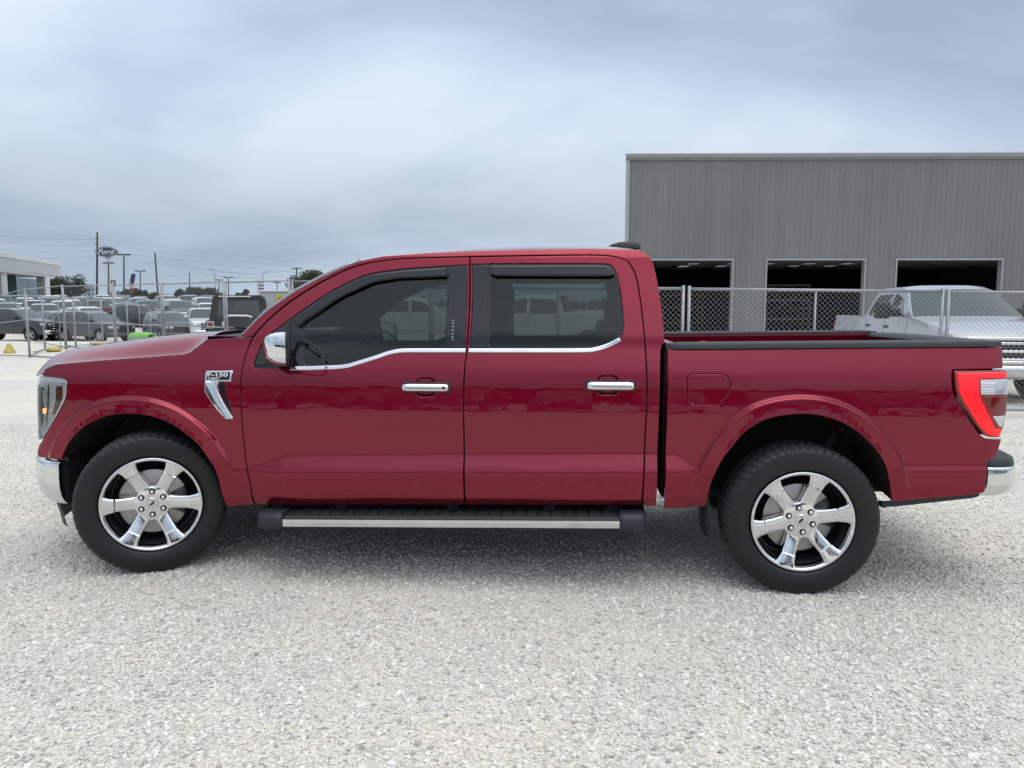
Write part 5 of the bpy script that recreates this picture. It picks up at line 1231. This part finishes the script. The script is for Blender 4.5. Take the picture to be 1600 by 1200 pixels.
m = MB(); m.add([(.3 , .35, 0), (D * sx + .2, D - .2, 0), (D * sx + .2, D - .2, HW), (.3, .35, HW)], [(0, 1, 2, 3)]); m.add([(D * sx, D - .3, 0), (BW, D - .3, 0), (BW, D - .3, HW), (D * sx, D - .3, HW)], [(0, 1, 2, 3)]); m.add([(0.3, .32, ZO + .1), (BW, .32, ZO + .1), (BW, .32, HW), (.3, .32, HW)], [(0, 1, 2, 3)]); m.build('lining', DARKIN, bld, False)
STEELD = mat('shed_steel', (.22, .22, .225), .6, .2)
for k in range(5):
    m = MB(); y = 3.0 + k * 4.2; zb_ = 3.42 + .10 * k; m.box(.6 + y * sx, BW - .5, y, y + .25, zb_ + .25, zb_ + .5); m.build('roof_beam', STEELD, bld)
for k in range(9):
    m = MB(); x = 1.2 + k * 2.6; m.loft([[(x + 1.2 + dx_, y_, z_) for dx_, z_ in ((0, zz_), (.12, zz_), (.12, zz_ + .14), (0, zz_ + .14))] for y_, zz_ in ((2.5, 3.97), (21, 3.97))], False, True); m.build('purlin', STEELD, bld)
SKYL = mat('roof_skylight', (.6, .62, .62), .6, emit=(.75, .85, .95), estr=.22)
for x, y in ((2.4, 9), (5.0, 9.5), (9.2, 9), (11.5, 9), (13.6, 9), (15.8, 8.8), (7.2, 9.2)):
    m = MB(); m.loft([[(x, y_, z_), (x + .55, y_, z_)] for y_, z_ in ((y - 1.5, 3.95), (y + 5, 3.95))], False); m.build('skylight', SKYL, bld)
RUST = mat('rusty_red_steel', (.13, .05, .04), .7, var=.2); GREYS = mat('rack_grey', (.16, .165, .17), .5, .4)
def rack(x, y, w_, h, mm):
    m = MB()
    for dx in (0, w_): m.tube([(x + dx, y, 0), (x + dx, y, h)], .05, 6); m.tube([(x + dx, y + .9, 0), (x + dx, y + .9, h)], .05, 6)
    for z in (h * .35, h * .7, h * .98): m.box(x, x + w_, y - .04, y + .94, z, z + .07)
    m.tube([(x, y, h * .35), (x + w_, y, h * .98)], .03, 5); m.tube([(x + w_, y, h * .35), (x, y, h * .98)], .03, 5)
    r_ = m.build('steel_rack', mm); r_.location = (XL, YB, 0); r_.rotation_euler = (0, 0, R(-1)); return r_
tag(rack(2.4, 4.5, 1.9, 2.1, RUST), 'rusty red rack standing inside the first bay', 'rack', 'racks inside the metal building')
tag(rack(7.2, 5.0, 2.4, 2.6, GREYS), 'grey braced rack standing inside the second bay', 'rack', 'racks inside the metal building')
tag(rack(9.2, 6.5, 1.2, 2.0, RUST), 'narrow rusty rack at the right of the second bay', 'rack', 'racks inside the metal building')

# =====================================================================================================
# FENCES
# =====================================================================================================
WIRE = mat('galvanised_wire', (.40, .41, .41), .5, .5)
def chain_panel(P0, P1, z0, z1, name_parts, parent, rp=.024, rt=.021, dia=.075, wr=.0021, mid_post=True, mid_rail=None, mesh=True, dip=0.0, posts=(True, True), clip=None):
    """framed chain-link panel between two ground points, in world coordinates"""
    a = Vector((P0[0], P0[1], 0)); b = Vector((P1[0], P1[1], 0)); u = (b - a); Ln = u.length; u.normalize()
    ga, gb = ground_z(*P0), ground_z(*P1)
    at = lambda s, z: (a.x + u.x * s, a.y + u.y * s, z + ga + (gb - ga) * s / Ln)
    sl_ = lambda s: z1 + dip * s / Ln
    for k, s in enumerate((.03, Ln - .03)):
        if posts[k]: MB().tube([at(s, 0.0), at(s, sl_(s) + .045)], rp, 8).build('fence_post', STEEL, parent)
    if mid_post: MB().tube([at(Ln / 2, z0), at(Ln / 2, sl_(Ln / 2))], rt * .8, 8).build('fence_brace', STEEL, parent)
    MB().tube([at(0.02, sl_(0)), at(Ln - .02, sl_(Ln))], rt, 8).build('top_rail', STEEL, parent)
    MB().tube([at(0.02, z0), at(Ln - .02, z0)], rt, 8).build('bottom_rail', STEEL, parent)
    if mid_rail: MB().tube([at(0.02, mid_rail), at(Ln - .02, mid_rail)], rt, 8).build('mid_rail', STEEL, parent)
    if not mesh: return
    # two families of crossing diagonal wires, woven by a small offset
    V = []; F = []; H = z1 - z0; nrm = Vector((-u.y, u.x, 0)); k = -int(H / dia) - 1
    rgw = random.Random(int(Ln * 1000))
    while k * dia < Ln:
        for sg in (1, -1):
            s0 = k * dia; pts = []
            lo, hi = max(0, s0), min(Ln, s0 + H)
            if hi - lo < .02: continue
            A = (lo, lo - s0); B = (hi, hi - s0)
            if sg < 0: A = (A[0], H - A[1]); B = (B[0], H - B[1])
            o = len(V)
            for (s, h) in (A, B):
                p = Vector(at(s, z0 + h + dip * s / Ln * h / H)) + nrm * (.002 * sg)
                for q in range(3):
                    t = q * 2.094; V.append(tuple(p + nrm * math.cos(t) * wr + Vector((u.x, u.y, -sg)).normalized() * math.sin(t) * wr))
            F += [(o + q, o + (q + 1) % 3, o + 3 + (q + 1) % 3, o + 3 + q) for q in range(3)]
        k += 1
    tag(mesh_obj('chain_link', V, F, WIRE, parent), kind='stuff')
def gpt(px, Y): return (gx(px, Y), Y)
YF = 10.75
zt = lambda py: wpt(1300, py, YF).z
FR = 'chain-link panels in front of the metal building'
p0, p1, p2, p3 = gpt(671, YF + .05), gpt(1072, YF), gpt(1477, YF - .05), gpt(1885, YF - .1)
for (q0, q1, za, zb_, lab) in ((p0, p1, zt(449.5), zt(451), 'chain-link fence panel standing behind the cab and the bed front'), (p1, p2, zt(451.5), zt(455.5), 'chain-link fence panel standing behind the middle of the bed'), (p2, p3, zt(456.5), zt(459), 'chain-link fence panel at the right edge before the silver pickup')):
    f = thing('chain_link_fence', (0, 0, 0), 0, lab, 'fence', FR)
    v = Vector((q1[0] - q0[0], q1[1] - q0[1], 0)).normalized() * .012
    chain_panel((q0[0] + v.x, q0[1] + v.y), (q1[0] - v.x, q1[1] - v.y), .10, za, None, f, dip=zb_ - za)
# left: tall fence coming towards us from far left, and a lower run of panels leading away into the lot
FL = 'chain-link panels around the left lot'
HA = 2.33
LA = [(-30, 43), (40, 33.5), (99, 27.6), (178, 25.6), (254, 23.4), (352, 21.2), (455, 19.6), (560, 18.9), (675, 18.4)]
labs = ['tall chain-link panel at the left edge before the charcoal pickup', 'tall chain-link panel left of the paired posts', 'tall chain-link panel right of the paired posts', 'tall chain-link panel before the black pickups', 'tall chain-link panel left of the boxy black SUV', 'tall chain-link panel before the boxy black SUV', 'tall chain-link panel seen through the front windows', 'tall chain-link panel hidden behind the cab pillar']
for i in range(len(LA) - 1):
    q0, q1 = gpt(*LA[i]), gpt(*LA[i + 1]); v = Vector((q1[0] - q0[0], q1[1] - q0[1], 0)).normalized() * .03
    f = thing('chain_link_fence', (0, 0, 0), 0, labs[i], 'fence', FL)
    chain_panel((q0[0] + v.x, q0[1] + v.y), (q1[0] - v.x, q1[1] - v.y), .08, HA - .02 * i, None, f, rp=.028, rt=.020, dia=.085, wr=.0009 if i < 4 else .0014, mesh=i > 1, mid_post=False, mid_rail=.98)
LB = [(-25, 23.6), (42, 23.2), (66, 27.3), (115, 29.2), (158, 31.3), (198, 35.4), (234, 39.5)]
labs = ['low temporary fence panel at the left edge beside the yellow stand', 'low temporary fence panel turning into the lot by the sandbag', 'low temporary fence panel third from the left edge', 'low temporary fence panel before the dark charcoal crossover', 'low temporary fence panel ending near the green cover', 'low temporary fence panel farthest into the lot']
for i in range(len(LB) - 1):
    q0, q1 = gpt(*LB[i]), gpt(*LB[i + 1])
    f = thing('temporary_fence', (0, 0, 0), 0, labs[i], 'fence', 'low temporary fence panels at the left')
    chain_panel(q0, q1, .05, 1.90, None, f, rp=.022, rt=.018, mesh=False, mid_post=i > 1)
# foot bar and ballast
fb = MB().tube([gpt(42, 23.2) + (.05,), gpt(84, 22.4) + (.05,)], .025, 8).build('foot_bar', STEEL); tag(fb, 'steel foot bar lying out from the low fence towards the hood', 'bar')
fb = MB().tube([gpt(48, 25.0) + (.06,), gpt(106, 27.2) + (.16,)], .025, 8).build('foot_bar', STEEL); tag(fb, 'steel bar leaning from the ground to the paired posts', 'bar')
YEL = mat('yellow_sandbag', (.50, .40, .10), .8, var=.2, vscale=9, bump=.4, bscale=12); ORG = mat('faded_orange_bag', (.55, .38, .22), .85, var=.2, vscale=9)
def bag(px, Y, l, h, m, label, rz=0):
    mb = MB(); rows = []
    for i in range(11):
        t = -1 + i / 5; w_ = (1 - abs(t) ** 3) ** .5 if abs(t) < 1 else .05
        rows.append([(t * l / 2, math.cos(a) * .20 * max(w_, .08), max(0.0, h * .5 + math.sin(a) * h * .5 * max(w_, .1) * (1 + .12 * math.sin(5 * t + a)))) for a in np.linspace(0, 2 * math.pi, 13)[:-1]])
    o = mb.loft(rows, True, True).build('sandbag', m); o.location = (*gpt(px, Y), 0); o.rotation_euler = (0, 0, R(rz)); tag(o, label, 'sandbag', 'ballast bags at the fence feet')
bag(79, 26.0, .54, .16, YEL, 'yellow sandbag lying on the fence foot left of the hood', 8)
bag(150, 30.6, .6, .14, ORG, 'faded orange bag lying flat behind the paired fence posts', 4)
st = MB(); st.loft([[(r * math.cos(a) * 1.0, r * math.sin(a), z) for a in np.linspace(0, 2 * math.pi, 13)[:-1]] for r, z in ((.17, 0), (.17, .10), (.13, .13), (.09, .25), (.05, .33), (.0, .34))], True, True)
o = st.build('yellow_stand', YEL); o.location = (*gpt(10, 25.2), 0); tag(o, 'yellow weighted stand beside the low fence at the left edge', 'stand')
# concrete block with a lime green ribbed cover
blk = MB(); blk.box(-.55, .55, -.3, .3, 0, .20, .02); o = blk.build('concrete_block', CONC); o.location = (*gpt(221, 33.5), 0); tag(o, 'low concrete block under the lime green cover', 'block')
GRN = mat('lime_green_plastic', (.16, .50, .06), .4, coat=.3, var=.08); rows = []
for i in range(41):
    t = -1 + i / 20; x = t * .43; q = (1 - abs(t) ** 6) ** .5 if abs(t) < 1 else 0; rb = .012 * math.cos(t * 34)
    rows.append([(x, y * (1 + rb), .205 + .8 * (z + rb * (z > .05)) * (.55 + .45 * q)) for y, z in ((-.30, -.0), (-.29, .18), (-.2, .25), (0, .265), (.2, .25), (.29, .18), (.30, 0))])
o = MB().loft(rows).build('green_cover', GRN); o.location = (*gpt(219, 33.5), 0); tag(o, 'lime green ribbed plastic cover on the concrete block', 'cover')

# =====================================================================================================
# FAR BACKGROUND at the left
# =====================================================================================================
PALE = mat('showroom_white', (.62, .63, .63), .5, var=.06, vscale=.4); PALEG = mat('showroom_grey', (.46, .47, .48), .45, var=.06, vscale=.4)
def pt(px, py, Y): return wpt(px, py, Y)
a0 = pt(-60, 395, 78); a1 = pt(0, 397, 86); b1 = pt(94, 411, 104)
shr = thing('showroom', (0, 0, 0), 0, 'white car showroom with a deep canopy at the left edge', 'building')
P = [(pt(-60, 389, 76).x, 76), (pt(0, 397, 86).x, 86), (pt(94, 411, 104).x, 104)]
TOP = 7.55; BOT = 5.65
def wallq(pa, pb, z0, z1, m, nm, th=.5):
    d = Vector((pb[0] - pa[0], pb[1] - pa[1], 0)).normalized(); n = Vector((-d.y, d.x, 0)) * th
    V = [(pa[0], pa[1], z0), (pb[0], pb[1], z0), (pb[0], pb[1], z1), (pa[0], pa[1], z1)]; V += [(x + n.x, y + n.y, z) for x, y, z in V]
    return mesh_obj(nm, V, [(0, 1, 2, 3), (7, 6, 5, 4), (0, 4, 5, 1), (1, 5, 6, 2), (2, 6, 7, 3), (3, 7, 4, 0)], m, shr)
wallq(P[0], P[2], BOT, TOP - .5, PALEG, 'fascia', 14); wallq((P[0][0] + .1, P[0][1]), (P[2][0] + .1, P[2][1]), TOP - .497, TOP, PALE, 'parapet', 14.4)
wallq((P[0][0] + .02, P[0][1]), (pt(84, 430, 101.5).x + .02, 101.5), BOT - .30, BOT - .003, PALEG, 'soffit', 13)
DG = mat('dark_glass_wall', (.02, .03, .03), .1, coat=.8); TEAL = mat('teal_glass', (.11, .19, .19), .08, coat=1)
q = pt(30, 450, 97); wallq((P[0][0] - 6, 76), (pt(78, 450, 112).x, 112), 0, BOT - .3, DG, 'glass_wall', .3)
for pxc, Yc in ((2, 86.5), (70, 99)):
    m = MB(); x = gx(pxc, Yc); m.box(x - .55, x + .55, Yc - .5, Yc + .5, 0, BOT - .3); m.build('column', PALE, shr)
m = MB(); x = gx(17, 90); m.box(x - .85, x + .85, 90, 90.3, 0, BOT - .4); gl = m.build('entrance_glass', TEAL, shr)
m = MB(); x = gx(13, 89.9); m.box(x - .06, x + .06, 89.86, 89.95, 0, BOT - .4); m.build('mullion', PALEG, gl)

# oval pylon sign
OV = mat('sign_blue', (.02, .045, .085), .3, coat=.5); OVW = mat('sign_white', (.52, .55, .57), .4)
YS = 140; sgx = gx(171.5, YS); szc = wpt(171.5, 393.5, YS).z; rx, rz_ = 1.92, .93
sg = thing('pylon_sign', (sgx, YS, 0), R(4), 'blue oval brand sign on two tall posts above the lot', 'sign')
def ell(a, b, y0, y1, m, nm):
    mb = MB(); A = np.linspace(0, 2 * math.pi, 49)[:-1]; P1 = [(a * math.cos(t), y0, szc + b * math.sin(t)) for t in A]; P2 = [(a * math.cos(t), y1, szc + b * math.sin(t)) for t in A]
    mb.add(P1 + P2, [tuple(range(48)), tuple(range(95, 47, -1))] + [(i, (i + 1) % 48, 48 + (i + 1) % 48, 48 + i) for i in range(48)]); return mb.build(nm, m, sg)
ell(rx, rz_, -.30, .30, OV, 'sign_body'); ell(rx * .93, rz_ * .90, -.33, -.30, OVW, 'sign_border'); ell(rx * .885, rz_ * .83, -.36, -.33, OV, 'sign_face')
text_obj('sign_lettering', 'Ford', 1.30, OVW, sg, (-.12, -.38, szc - .42), sx=1.10, ext=.01, shear=.35, align='CENTER', bold=.03)
for dx, m_ in ((-.08, STEEL), (.42, STEEL)):
    MB().tube([(dx, 0, 0), (dx, 0, szc - rz_ * .9)], .17, 10).build('sign_post', PALEG, sg)

WOOD = mat('weathered_pole', (.055, .048, .042), .85, var=.2); DKST = mat('dark_pole_steel', (.05, .055, .06), .5, .4)
def pole(px0, py0, px1, Y, name, label, group, r=.15, arms=(), m=WOOD, cat='utility pole'):
    top = wpt(px0, py0, Y); root = thing(name, (gx(px1, Y), Y, 0), 0, label, cat, group); bx = gx(px1, Y); lean = top.x - bx
    MB().tube([(0, 0, 0), (lean, 0, top.z)], [r, r * .7], 8).build('pole_shaft', m, root)
    for (kind, z, l, side) in arms:
        xx = lean * z / top.z
        mb = MB()
        if kind == 'cross': mb.box(xx - l, xx + l, -.07, .07, z - .07, z + .07)
        elif kind == 'ins': mb.tube([(xx, 0, z), (xx + side * l, 0, z + .1)], .06, 6)
        elif kind == 'lamp': mb.box(xx - l, xx + l, -.06, .06, z - .05, z + .05); mb.box(xx - l - .45, xx - l + .15, -.2, .2, z - .08, z + .10); mb.box(xx + l - .15, xx + l + .45, -.2, .2, z - .08, z + .10)
        mb.build({'cross': 'crossarm', 'ins': 'insulator', 'lamp': 'lamp_head'}[kind], m, root)
    return root
UG = 'poles behind the left lot'
pz = lambda py, Y: wpt(200, py, Y).z
pole(152, 363, 150.5, 140, 'utility_pole', 'tallest bare utility pole, left of the oval sign', UG, .22, [('ins', pz(373, 140), .45, -1), ('ins', pz(382, 140), .5, -1), ('ins', pz(391, 140), .45, -1)])
pole(242, 395, 248.5, 120, 'utility_pole', 'thin pole leaning to the left beside the banner', UG, .16)
pole(193.5, 397, 193, 105, 'light_pole', 'dark parking light pole just right of the oval sign', UG, .13, [('lamp', pz(398, 105), .45, 0)], DKST, 'light pole')
pole(169.5, 410, 169, 118, 'light_pole', 'dark parking light pole right in front of the sign posts', UG, .13, [('lamp', pz(411, 118), .35, 0)], DKST, 'light pole')
pole(219, 423, 219, 135, 'light_pole', 'small parking light pole left of the leaning pole', UG, .13, [('lamp', pz(423.5, 135), .45, 0)], DKST, 'light pole')
pole(296, 426, 296, 150, 'utility_pole', 'short thin pole standing in the shrubs', UG, .13)
pole(357, 433, 357, 150, 'light_pole', 'parking light pole above the boxy black SUV', UG, .13, [('lamp', pz(433.5, 150), .5, 0)], DKST, 'light pole')
pole(342, 437, 342, 160, 'light_pole', 'short dark light pole beside the curved street lamp', UG, .13, [('lamp', pz(437.5, 160), .25, 0)], DKST, 'light pole')
pole(463.5, 418, 463.5, 120, 'utility_pole', 'utility pole with one crossarm before the right tree', UG, .15, [('cross', pz(419.5, 120), .75, 0)])
pole(433, 441, 433, 150, 'light_pole', 'small pole above the grey trailer', UG, .12, [('lamp', pz(441.5, 150), .25, 0)], DKST, 'light pole')
for px, py, pe, Y, lab in ((337.5, 424, 330, 160, 'pale street lamp curving to the left above the shrubs'), (411.5, 427, 421, 170, 'pale street lamp curving to the right above the striped banner')):
    root = thing('street_lamp', (gx(px, Y), Y, 0), 0, lab, 'street lamp', 'curved street lamps'); e_ = wpt(pe, py - 1.5, Y); x = e_.x - gx(px, Y); h = wpt(px, py + 6, Y).z
    MB().tube([(0, 0, 0), (0, 0, h), (x * .15, 0, h + .7), (x * .5, 0, h + 1.1), (x, 0, h + 1.2)], .09, 6).build('lamp_mast', STEEL, root)
    m = MB(); m.box(x - .35, x + .35, -.15, .15, h + 1.12, h + 1.28, .04); m.build('lamp_head', STEEL, root)
# power lines
def wire(p, q, sag, label):
    a, b = Vector(p), Vector(q); pts = [a.lerp(b, t) - Vector((0, 0, sag * 4 * t * (1 - t))) for t in np.linspace(0, 1, 13)]
    o = MB().tube(pts, .013, 4, False).build('power_line', mat('power_cable', (.10, .10, .11), .6)); tag(o, label, 'power line', 'power lines across the left sky')
for i, (ya, yb, yc) in enumerate(((373, 405, 355), (382, 411, 366), (391, 417, 378), (400, 424, 392))):
    nm = ['topmost', 'second', 'third', 'lowest'][i]
    wire(wpt(152, ya, 140), wpt(1030, ya + (yb - ya) * 2.26, 190), 1.6 + .3 * i, nm + ' power line right of the tall pole')
    wire(wpt(152, ya, 140), wpt(-80, yc, 120), .8, nm + ' power line left of the tall pole')
wire(wpt(243, 398, 120), wpt(464, 421, 120), 1.6, 'power line between the leaning pole and the crossarm pole'); wire(wpt(243, 404, 120), wpt(464, 426, 120), 1.8, 'lower line between the leaning pole and the crossarm pole')
wire(wpt(-40, 436, 150), wpt(296, 428, 150), 1.0, 'low power line ending at the short thin pole'); wire(wpt(296, 428, 150), wpt(1030, 452, 190), 1.4, 'low power line right of the short thin pole')
# feather flag, small sign, striped banner
FLR = mat('flag_red', (.36, .05, .06), .7); FLW = mat('flag_white', (.55, .54, .55), .7); FLB = mat('flag_blue', (.035, .05, .14), .7)
fl = thing('feather_flag', (gx(204, 88), 88, 0), 0, 'red white and blue feather flag standing by the lot', 'flag'); 
MB().tube([(0, 0, 0), (.05, 0, 4.6), (.35, 0, pz(427, 88))], .03, 6).build('flag_pole', STEEL, fl)
zz0, zz1 = pz(457, 88), pz(427.5, 88)
for k, (t0, t1, m_) in enumerate(((0, .22, FLR), (.22, .42, FLW), (.42, .55, FLR), (.55, 1, FLB))):
    m = MB(); rows = []
    for t in np.linspace(t0, t1, 4):
        z = zz0 + (zz1 - zz0) * t; x = .0 + .32 * t ** 2; w_ = .52 * (1 if t < .9 else (1 - (t - .9) * 2)); rows.append([(x + w_ * s, .05 * math.sin(3 * s + 4 * t) + dy, z) for s in np.linspace(0, 1, 5) for dy in (0,)] )
    m.loft(rows).build('flag_cloth', m_, fl)
sm = thing('small_sign', (gx(179, 92), 92, 0), 0, 'small dark sign over a white box on a post', 'sign'); m = MB(); m.box(-.28, .28, -.05, .05, pz(447, 92), pz(438, 92), .02); m.build('sign_panel', DKST, sm)
m = MB(); m.box(-.12, .14, -.06, -.052, pz(445, 92), pz(440, 92)); m.build('sign_symbol', FLW, sm); m = MB(); m.box(-.25, .25, -.1, .1, pz(464, 92), pz(449, 92), .02); m.build('white_box', PALE, sm); MB().tube([(0, 0, 0), (0, 0, pz(446, 92))], .05, 6).build('sign_post', STEEL, sm)
bn = thing('striped_banner', (gx(409, 60), 60, 0), 0, 'white banner with dark stripes standing above the grey trailer', 'banner'); m = MB(); m.box(-.24, .24, -.02, .02, pz(456, 60), pz(438, 60)); m.build('banner_cloth', FLW, bn)
for k in range(3): m = MB(); z = pz(440.5 + k * 5.3, 60); m.box(-.22, .22, -.026, -.021, z - .05, z + .05); m.build('banner_stripe', FLB, bn)
MB().tube([(-.27, 0, 0), (-.27, 0, pz(437, 60))], .03, 6).build('banner_pole', STEEL, bn)
# grey box trailer with yellow sign, small scaffold, tan tent, low buildings
tr = thing('box_trailer', (gx(452, 27), 27, 0), R(-3), 'grey box trailer with white roof edge and a yellow sign', 'trailer'); w2 = gx(500, 27) - gx(405, 27)
m = MB(); m.box(-w2 * .5, w2 * .5, 0, 2.2, .5, pz(456.5, 27), .02); m.build('trailer_box', mat('trailer_grey', (.40, .41, .42), .45, var=.1), tr)
m = MB(); m.box(-w2 * .51, w2 * .51, -.03, 2.25, pz(456.4, 27), pz(453.5, 27), .01); m.build('roof_edge', PALE, tr)
for s in (-.5, .5):
    m = MB(); m.lathe([(.1, -.1), (.33, -.1), (.35, 0), (.33, .1)], 20, 'y', True, (s, .02, .35)); m.build('wheel', RUBBER, tr)
YELS = mat('yellow_sign', (.62, .50, .06), .5); m = MB(); cx = gx(438, 27) - gx(452, 27); V = [(cx + .19 * math.cos(a), -.035, pz(466, 27) + .145 * math.sin(a)) for a in np.linspace(R(30), R(390), 7)[:-1]]; m.add(V + [(x, y + .03, z) for x, y, z in V], [tuple(range(6))] + [(i, (i + 1) % 6, 6 + (i + 1) % 6, 6 + i) for i in range(6)]); yp = m.build('yellow_plate', YELS, tr)
m = MB(); m.box(cx - .11, cx + .11, -.039, -.0355, pz(466, 27) - .012, pz(466, 27) + .016); m.build('plate_print', BLACKGLOSS, yp)
tn = MB(); tn.loft([[(x, y, z) for x, z in ((-1.8, 0), (-1.75, 1.9), (-.2, 2.75), (1.7, 1.9), (1.8, 0))] for y in (0, 4)], False); tn.add([(x, 0, z) for x, z in ((-1.8, 0), (-1.75, 1.9), (-.2, 2.75), (1.7, 1.9), (1.8, 0))], [(0, 1, 2, 3, 4)]); o = tn.build('tan_tent', mat('tan_canvas', (.30, .22, .10), .8)); o.location = (gx(114, 115), 115, 0); tag(o, 'tan canvas tent behind the cars left of the sign', 'tent')
BRK = mat('brown_brick', (.16, .105, .085), .85, var=.2, vscale=1); RF = mat('grey_shingle', (.12, .115, .11), .85)
def lowb(px0, px1, Y, py, m_, lab):
    r_ = thing('low_building', (gx((px0 + px1) / 2, Y), Y, 0), 0, lab, 'building', 'low buildings beyond the lot'); hw = (gx(px1, Y) - gx(px0, Y)) / 2; h = wpt(200, py, Y).z
    mb = MB(); mb.box(-hw, hw, 0, 10, 0, h * .72); mb.build('wall', m_, r_)
    mb = MB(); mb.prism([(-hw - .5, h * .72), (-hw + 1.5, h), (hw - 1.5, h), (hw + .5, h * .72)], -.5, 10.5); mb.build('roof', RF, r_)
    for k in range(3):
        mb = MB(); x = -hw + hw * 2 * (k + .5) / 3; mb.box(x - .6, x + .6, -.03, .02, h * .2, h * .5); mb.build('window', GLASS_CAR, r_)
lowb(205, 262, 175, 459, BRK, 'low brown brick building behind the banner'); lowb(262, 320, 190, 463, BRK, 'low brown building behind the shrubs'); lowb(-30, 60, 150, 452, PALEG, 'low pale building behind the showroom columns')

# trees: trunk, limbs, and crowns of many small leaf clumps
LEAF = [mat('leaf_dark', (.022, .034, .014), .75, var=.45, vscale=1.5), mat('leaf_mid', (.040, .055, .022), .75, var=.45, vscale=1.5)]
BARK = mat('bark', (.06, .05, .04), .9, var=.3, vscale=8)
def tree(px, Y, wpx, pytop, label, group, leaf=0, seed=0, trunk_frac=.25, name='tree'):
    rg_ = random.Random(seed); h = wpt(px, pytop, Y).z; wd = (gx(px + wpx / 2, Y) - gx(px, Y)); root = thing(name, (gx(px, Y), Y, 0), 0, label, 'tree' if name == 'tree' else 'shrub', group)
    m = MB(); m.tube([(0, 0, 0), (.1, 0, h * trunk_frac), (.0, .1, h * .7)], [.05 * h * .5, .04 * h * .5, .012 * h], 8)
    for k in range(5):
        a = rg_.uniform(0, 6.28); m.tube([(.05, 0, h * (trunk_frac + .05 * k)), (math.cos(a) * wd * .4, math.sin(a) * wd * .4, h * (.45 + .06 * k))], [.012 * h, .005 * h], 6)
    m.build('trunk', BARK, root)
    cl = [(rg_.gauss(0, .42) * wd, rg_.gauss(0, .38) * wd, h * (trunk_frac + .12 + (1 - trunk_frac - .2) * rg_.random() ** .8), rg_.uniform(.26, .44) * min(wd, h * .45)) for _ in range(26)]
    V = []; F = []
    for (cx, cy, cz, cr_) in cl:
        lim = wd * math.sqrt(max(.05, 1 - ((cz - h * .5) / (h * .55)) ** 2)); d = math.hypot(cx, cy)
        if d > lim: cx *= lim / d; cy *= lim / d
        cz = min(cz, h - cr_ * .8)
        for _ in range(400):
            u = Vector((rg_.gauss(0, 1), rg_.gauss(0, 1), rg_.gauss(0, 1))).normalized() * cr_ * rg_.random() ** .35; c = Vector((cx, cy, cz)) + u * (1, 1, .8)[0]
            s = rg_.uniform(.012, .024) * h * .9; n1 = Vector((rg_.gauss(0, 1), rg_.gauss(0, 1), rg_.gauss(0, .6))).normalized() * s; n2 = n1.orthogonal().normalized() * s * rg_.uniform(.5, 1)
            o = len(V); V += [tuple(c - n1), tuple(c + n2), tuple(c + n1), tuple(c - n2)]; F.append((o, o + 1, o + 2, o + 3))
    mesh_obj('crown', V, F, LEAF[leaf], root)
TG = 'trees behind the left lot'
tree(108, 125, 74, 429, 'large dark oak right of the white showroom', TG, 0, 1, .18)
tree(85, 135, 40, 438, 'dark oak tucked behind the showroom canopy', TG, 0, 2, .15)
tree(478, 110, 66, 424, 'broad green tree rising beside the windshield pillar', TG, 1, 3, .2)
tree(505, 125, 50, 432, 'smaller green tree behind the windshield pillar', TG, 1, 4, .2)
for i, (px, Y, wp, py, lab) in enumerate(((188, 130, 26, 455, 'low green shrub just right of the sign posts'), (205, 140, 24, 450, 'round shrub behind the feather flag'), (222, 135, 26, 453, 'shrub below the small light pole'), (240, 150, 22, 457, 'shrub left of the leaning pole foot'), (283, 130, 26, 452, 'leftmost shrub of the clump around the short thin pole'), (302, 125, 34, 449, 'tallest shrub around the short thin pole'), (325, 130, 34, 450, 'shrub at the foot of the curved street lamp'), (345, 140, 24, 454, 'shrub behind the boxy black SUV roof'), (384, 150, 22, 451, 'shrub behind the striped banner'), (372, 150, 16, 456, 'small shrub above the boxy black SUV'), (262, 170, 20, 460, 'faint small shrub right of the leaning pole'))):
    tree(px, Y, wp, py, lab, 'shrubs beyond the lot', 1 if i % 2 else 0, 20 + i, .08, 'shrub')
# far wooded horizon, all round
def far_wood(name, r0, a0, a1, seed, h0, h1):
    rg_ = random.Random(seed); V = []; F = []
    for _ in range(5200):
        a = rg_.uniform(a0, a1); r_ = r0 * rg_.uniform(.92, 1.08); hh = rg_.uniform(h0, h1) * (.75 + .25 * math.sin(a * 37) * math.sin(a * 91)); c = Vector((math.sin(a) * r_, math.cos(a) * r_, hh * rg_.random()))
        s = rg_.uniform(.6, 1.5); n1 = Vector((rg_.gauss(0, 1), rg_.gauss(0, 1), rg_.gauss(0, .6))).normalized() * s; n2 = n1.orthogonal().normalized() * s
        o = len(V); V += [tuple(c - n1), tuple(c + n2), tuple(c + n1), tuple(c - n2)]; F.append((o, o + 1, o + 2, o + 3))
    tag(mesh_obj(name, V, F, LEAF[1]), kind='stuff')
far_wood('distant_treeline', 330, -1.0, .9, 5, 2.0, 6.0)
far_wood('treeline_opposite', 75, 2.0, 4.3, 6, 3.0, 8.0)
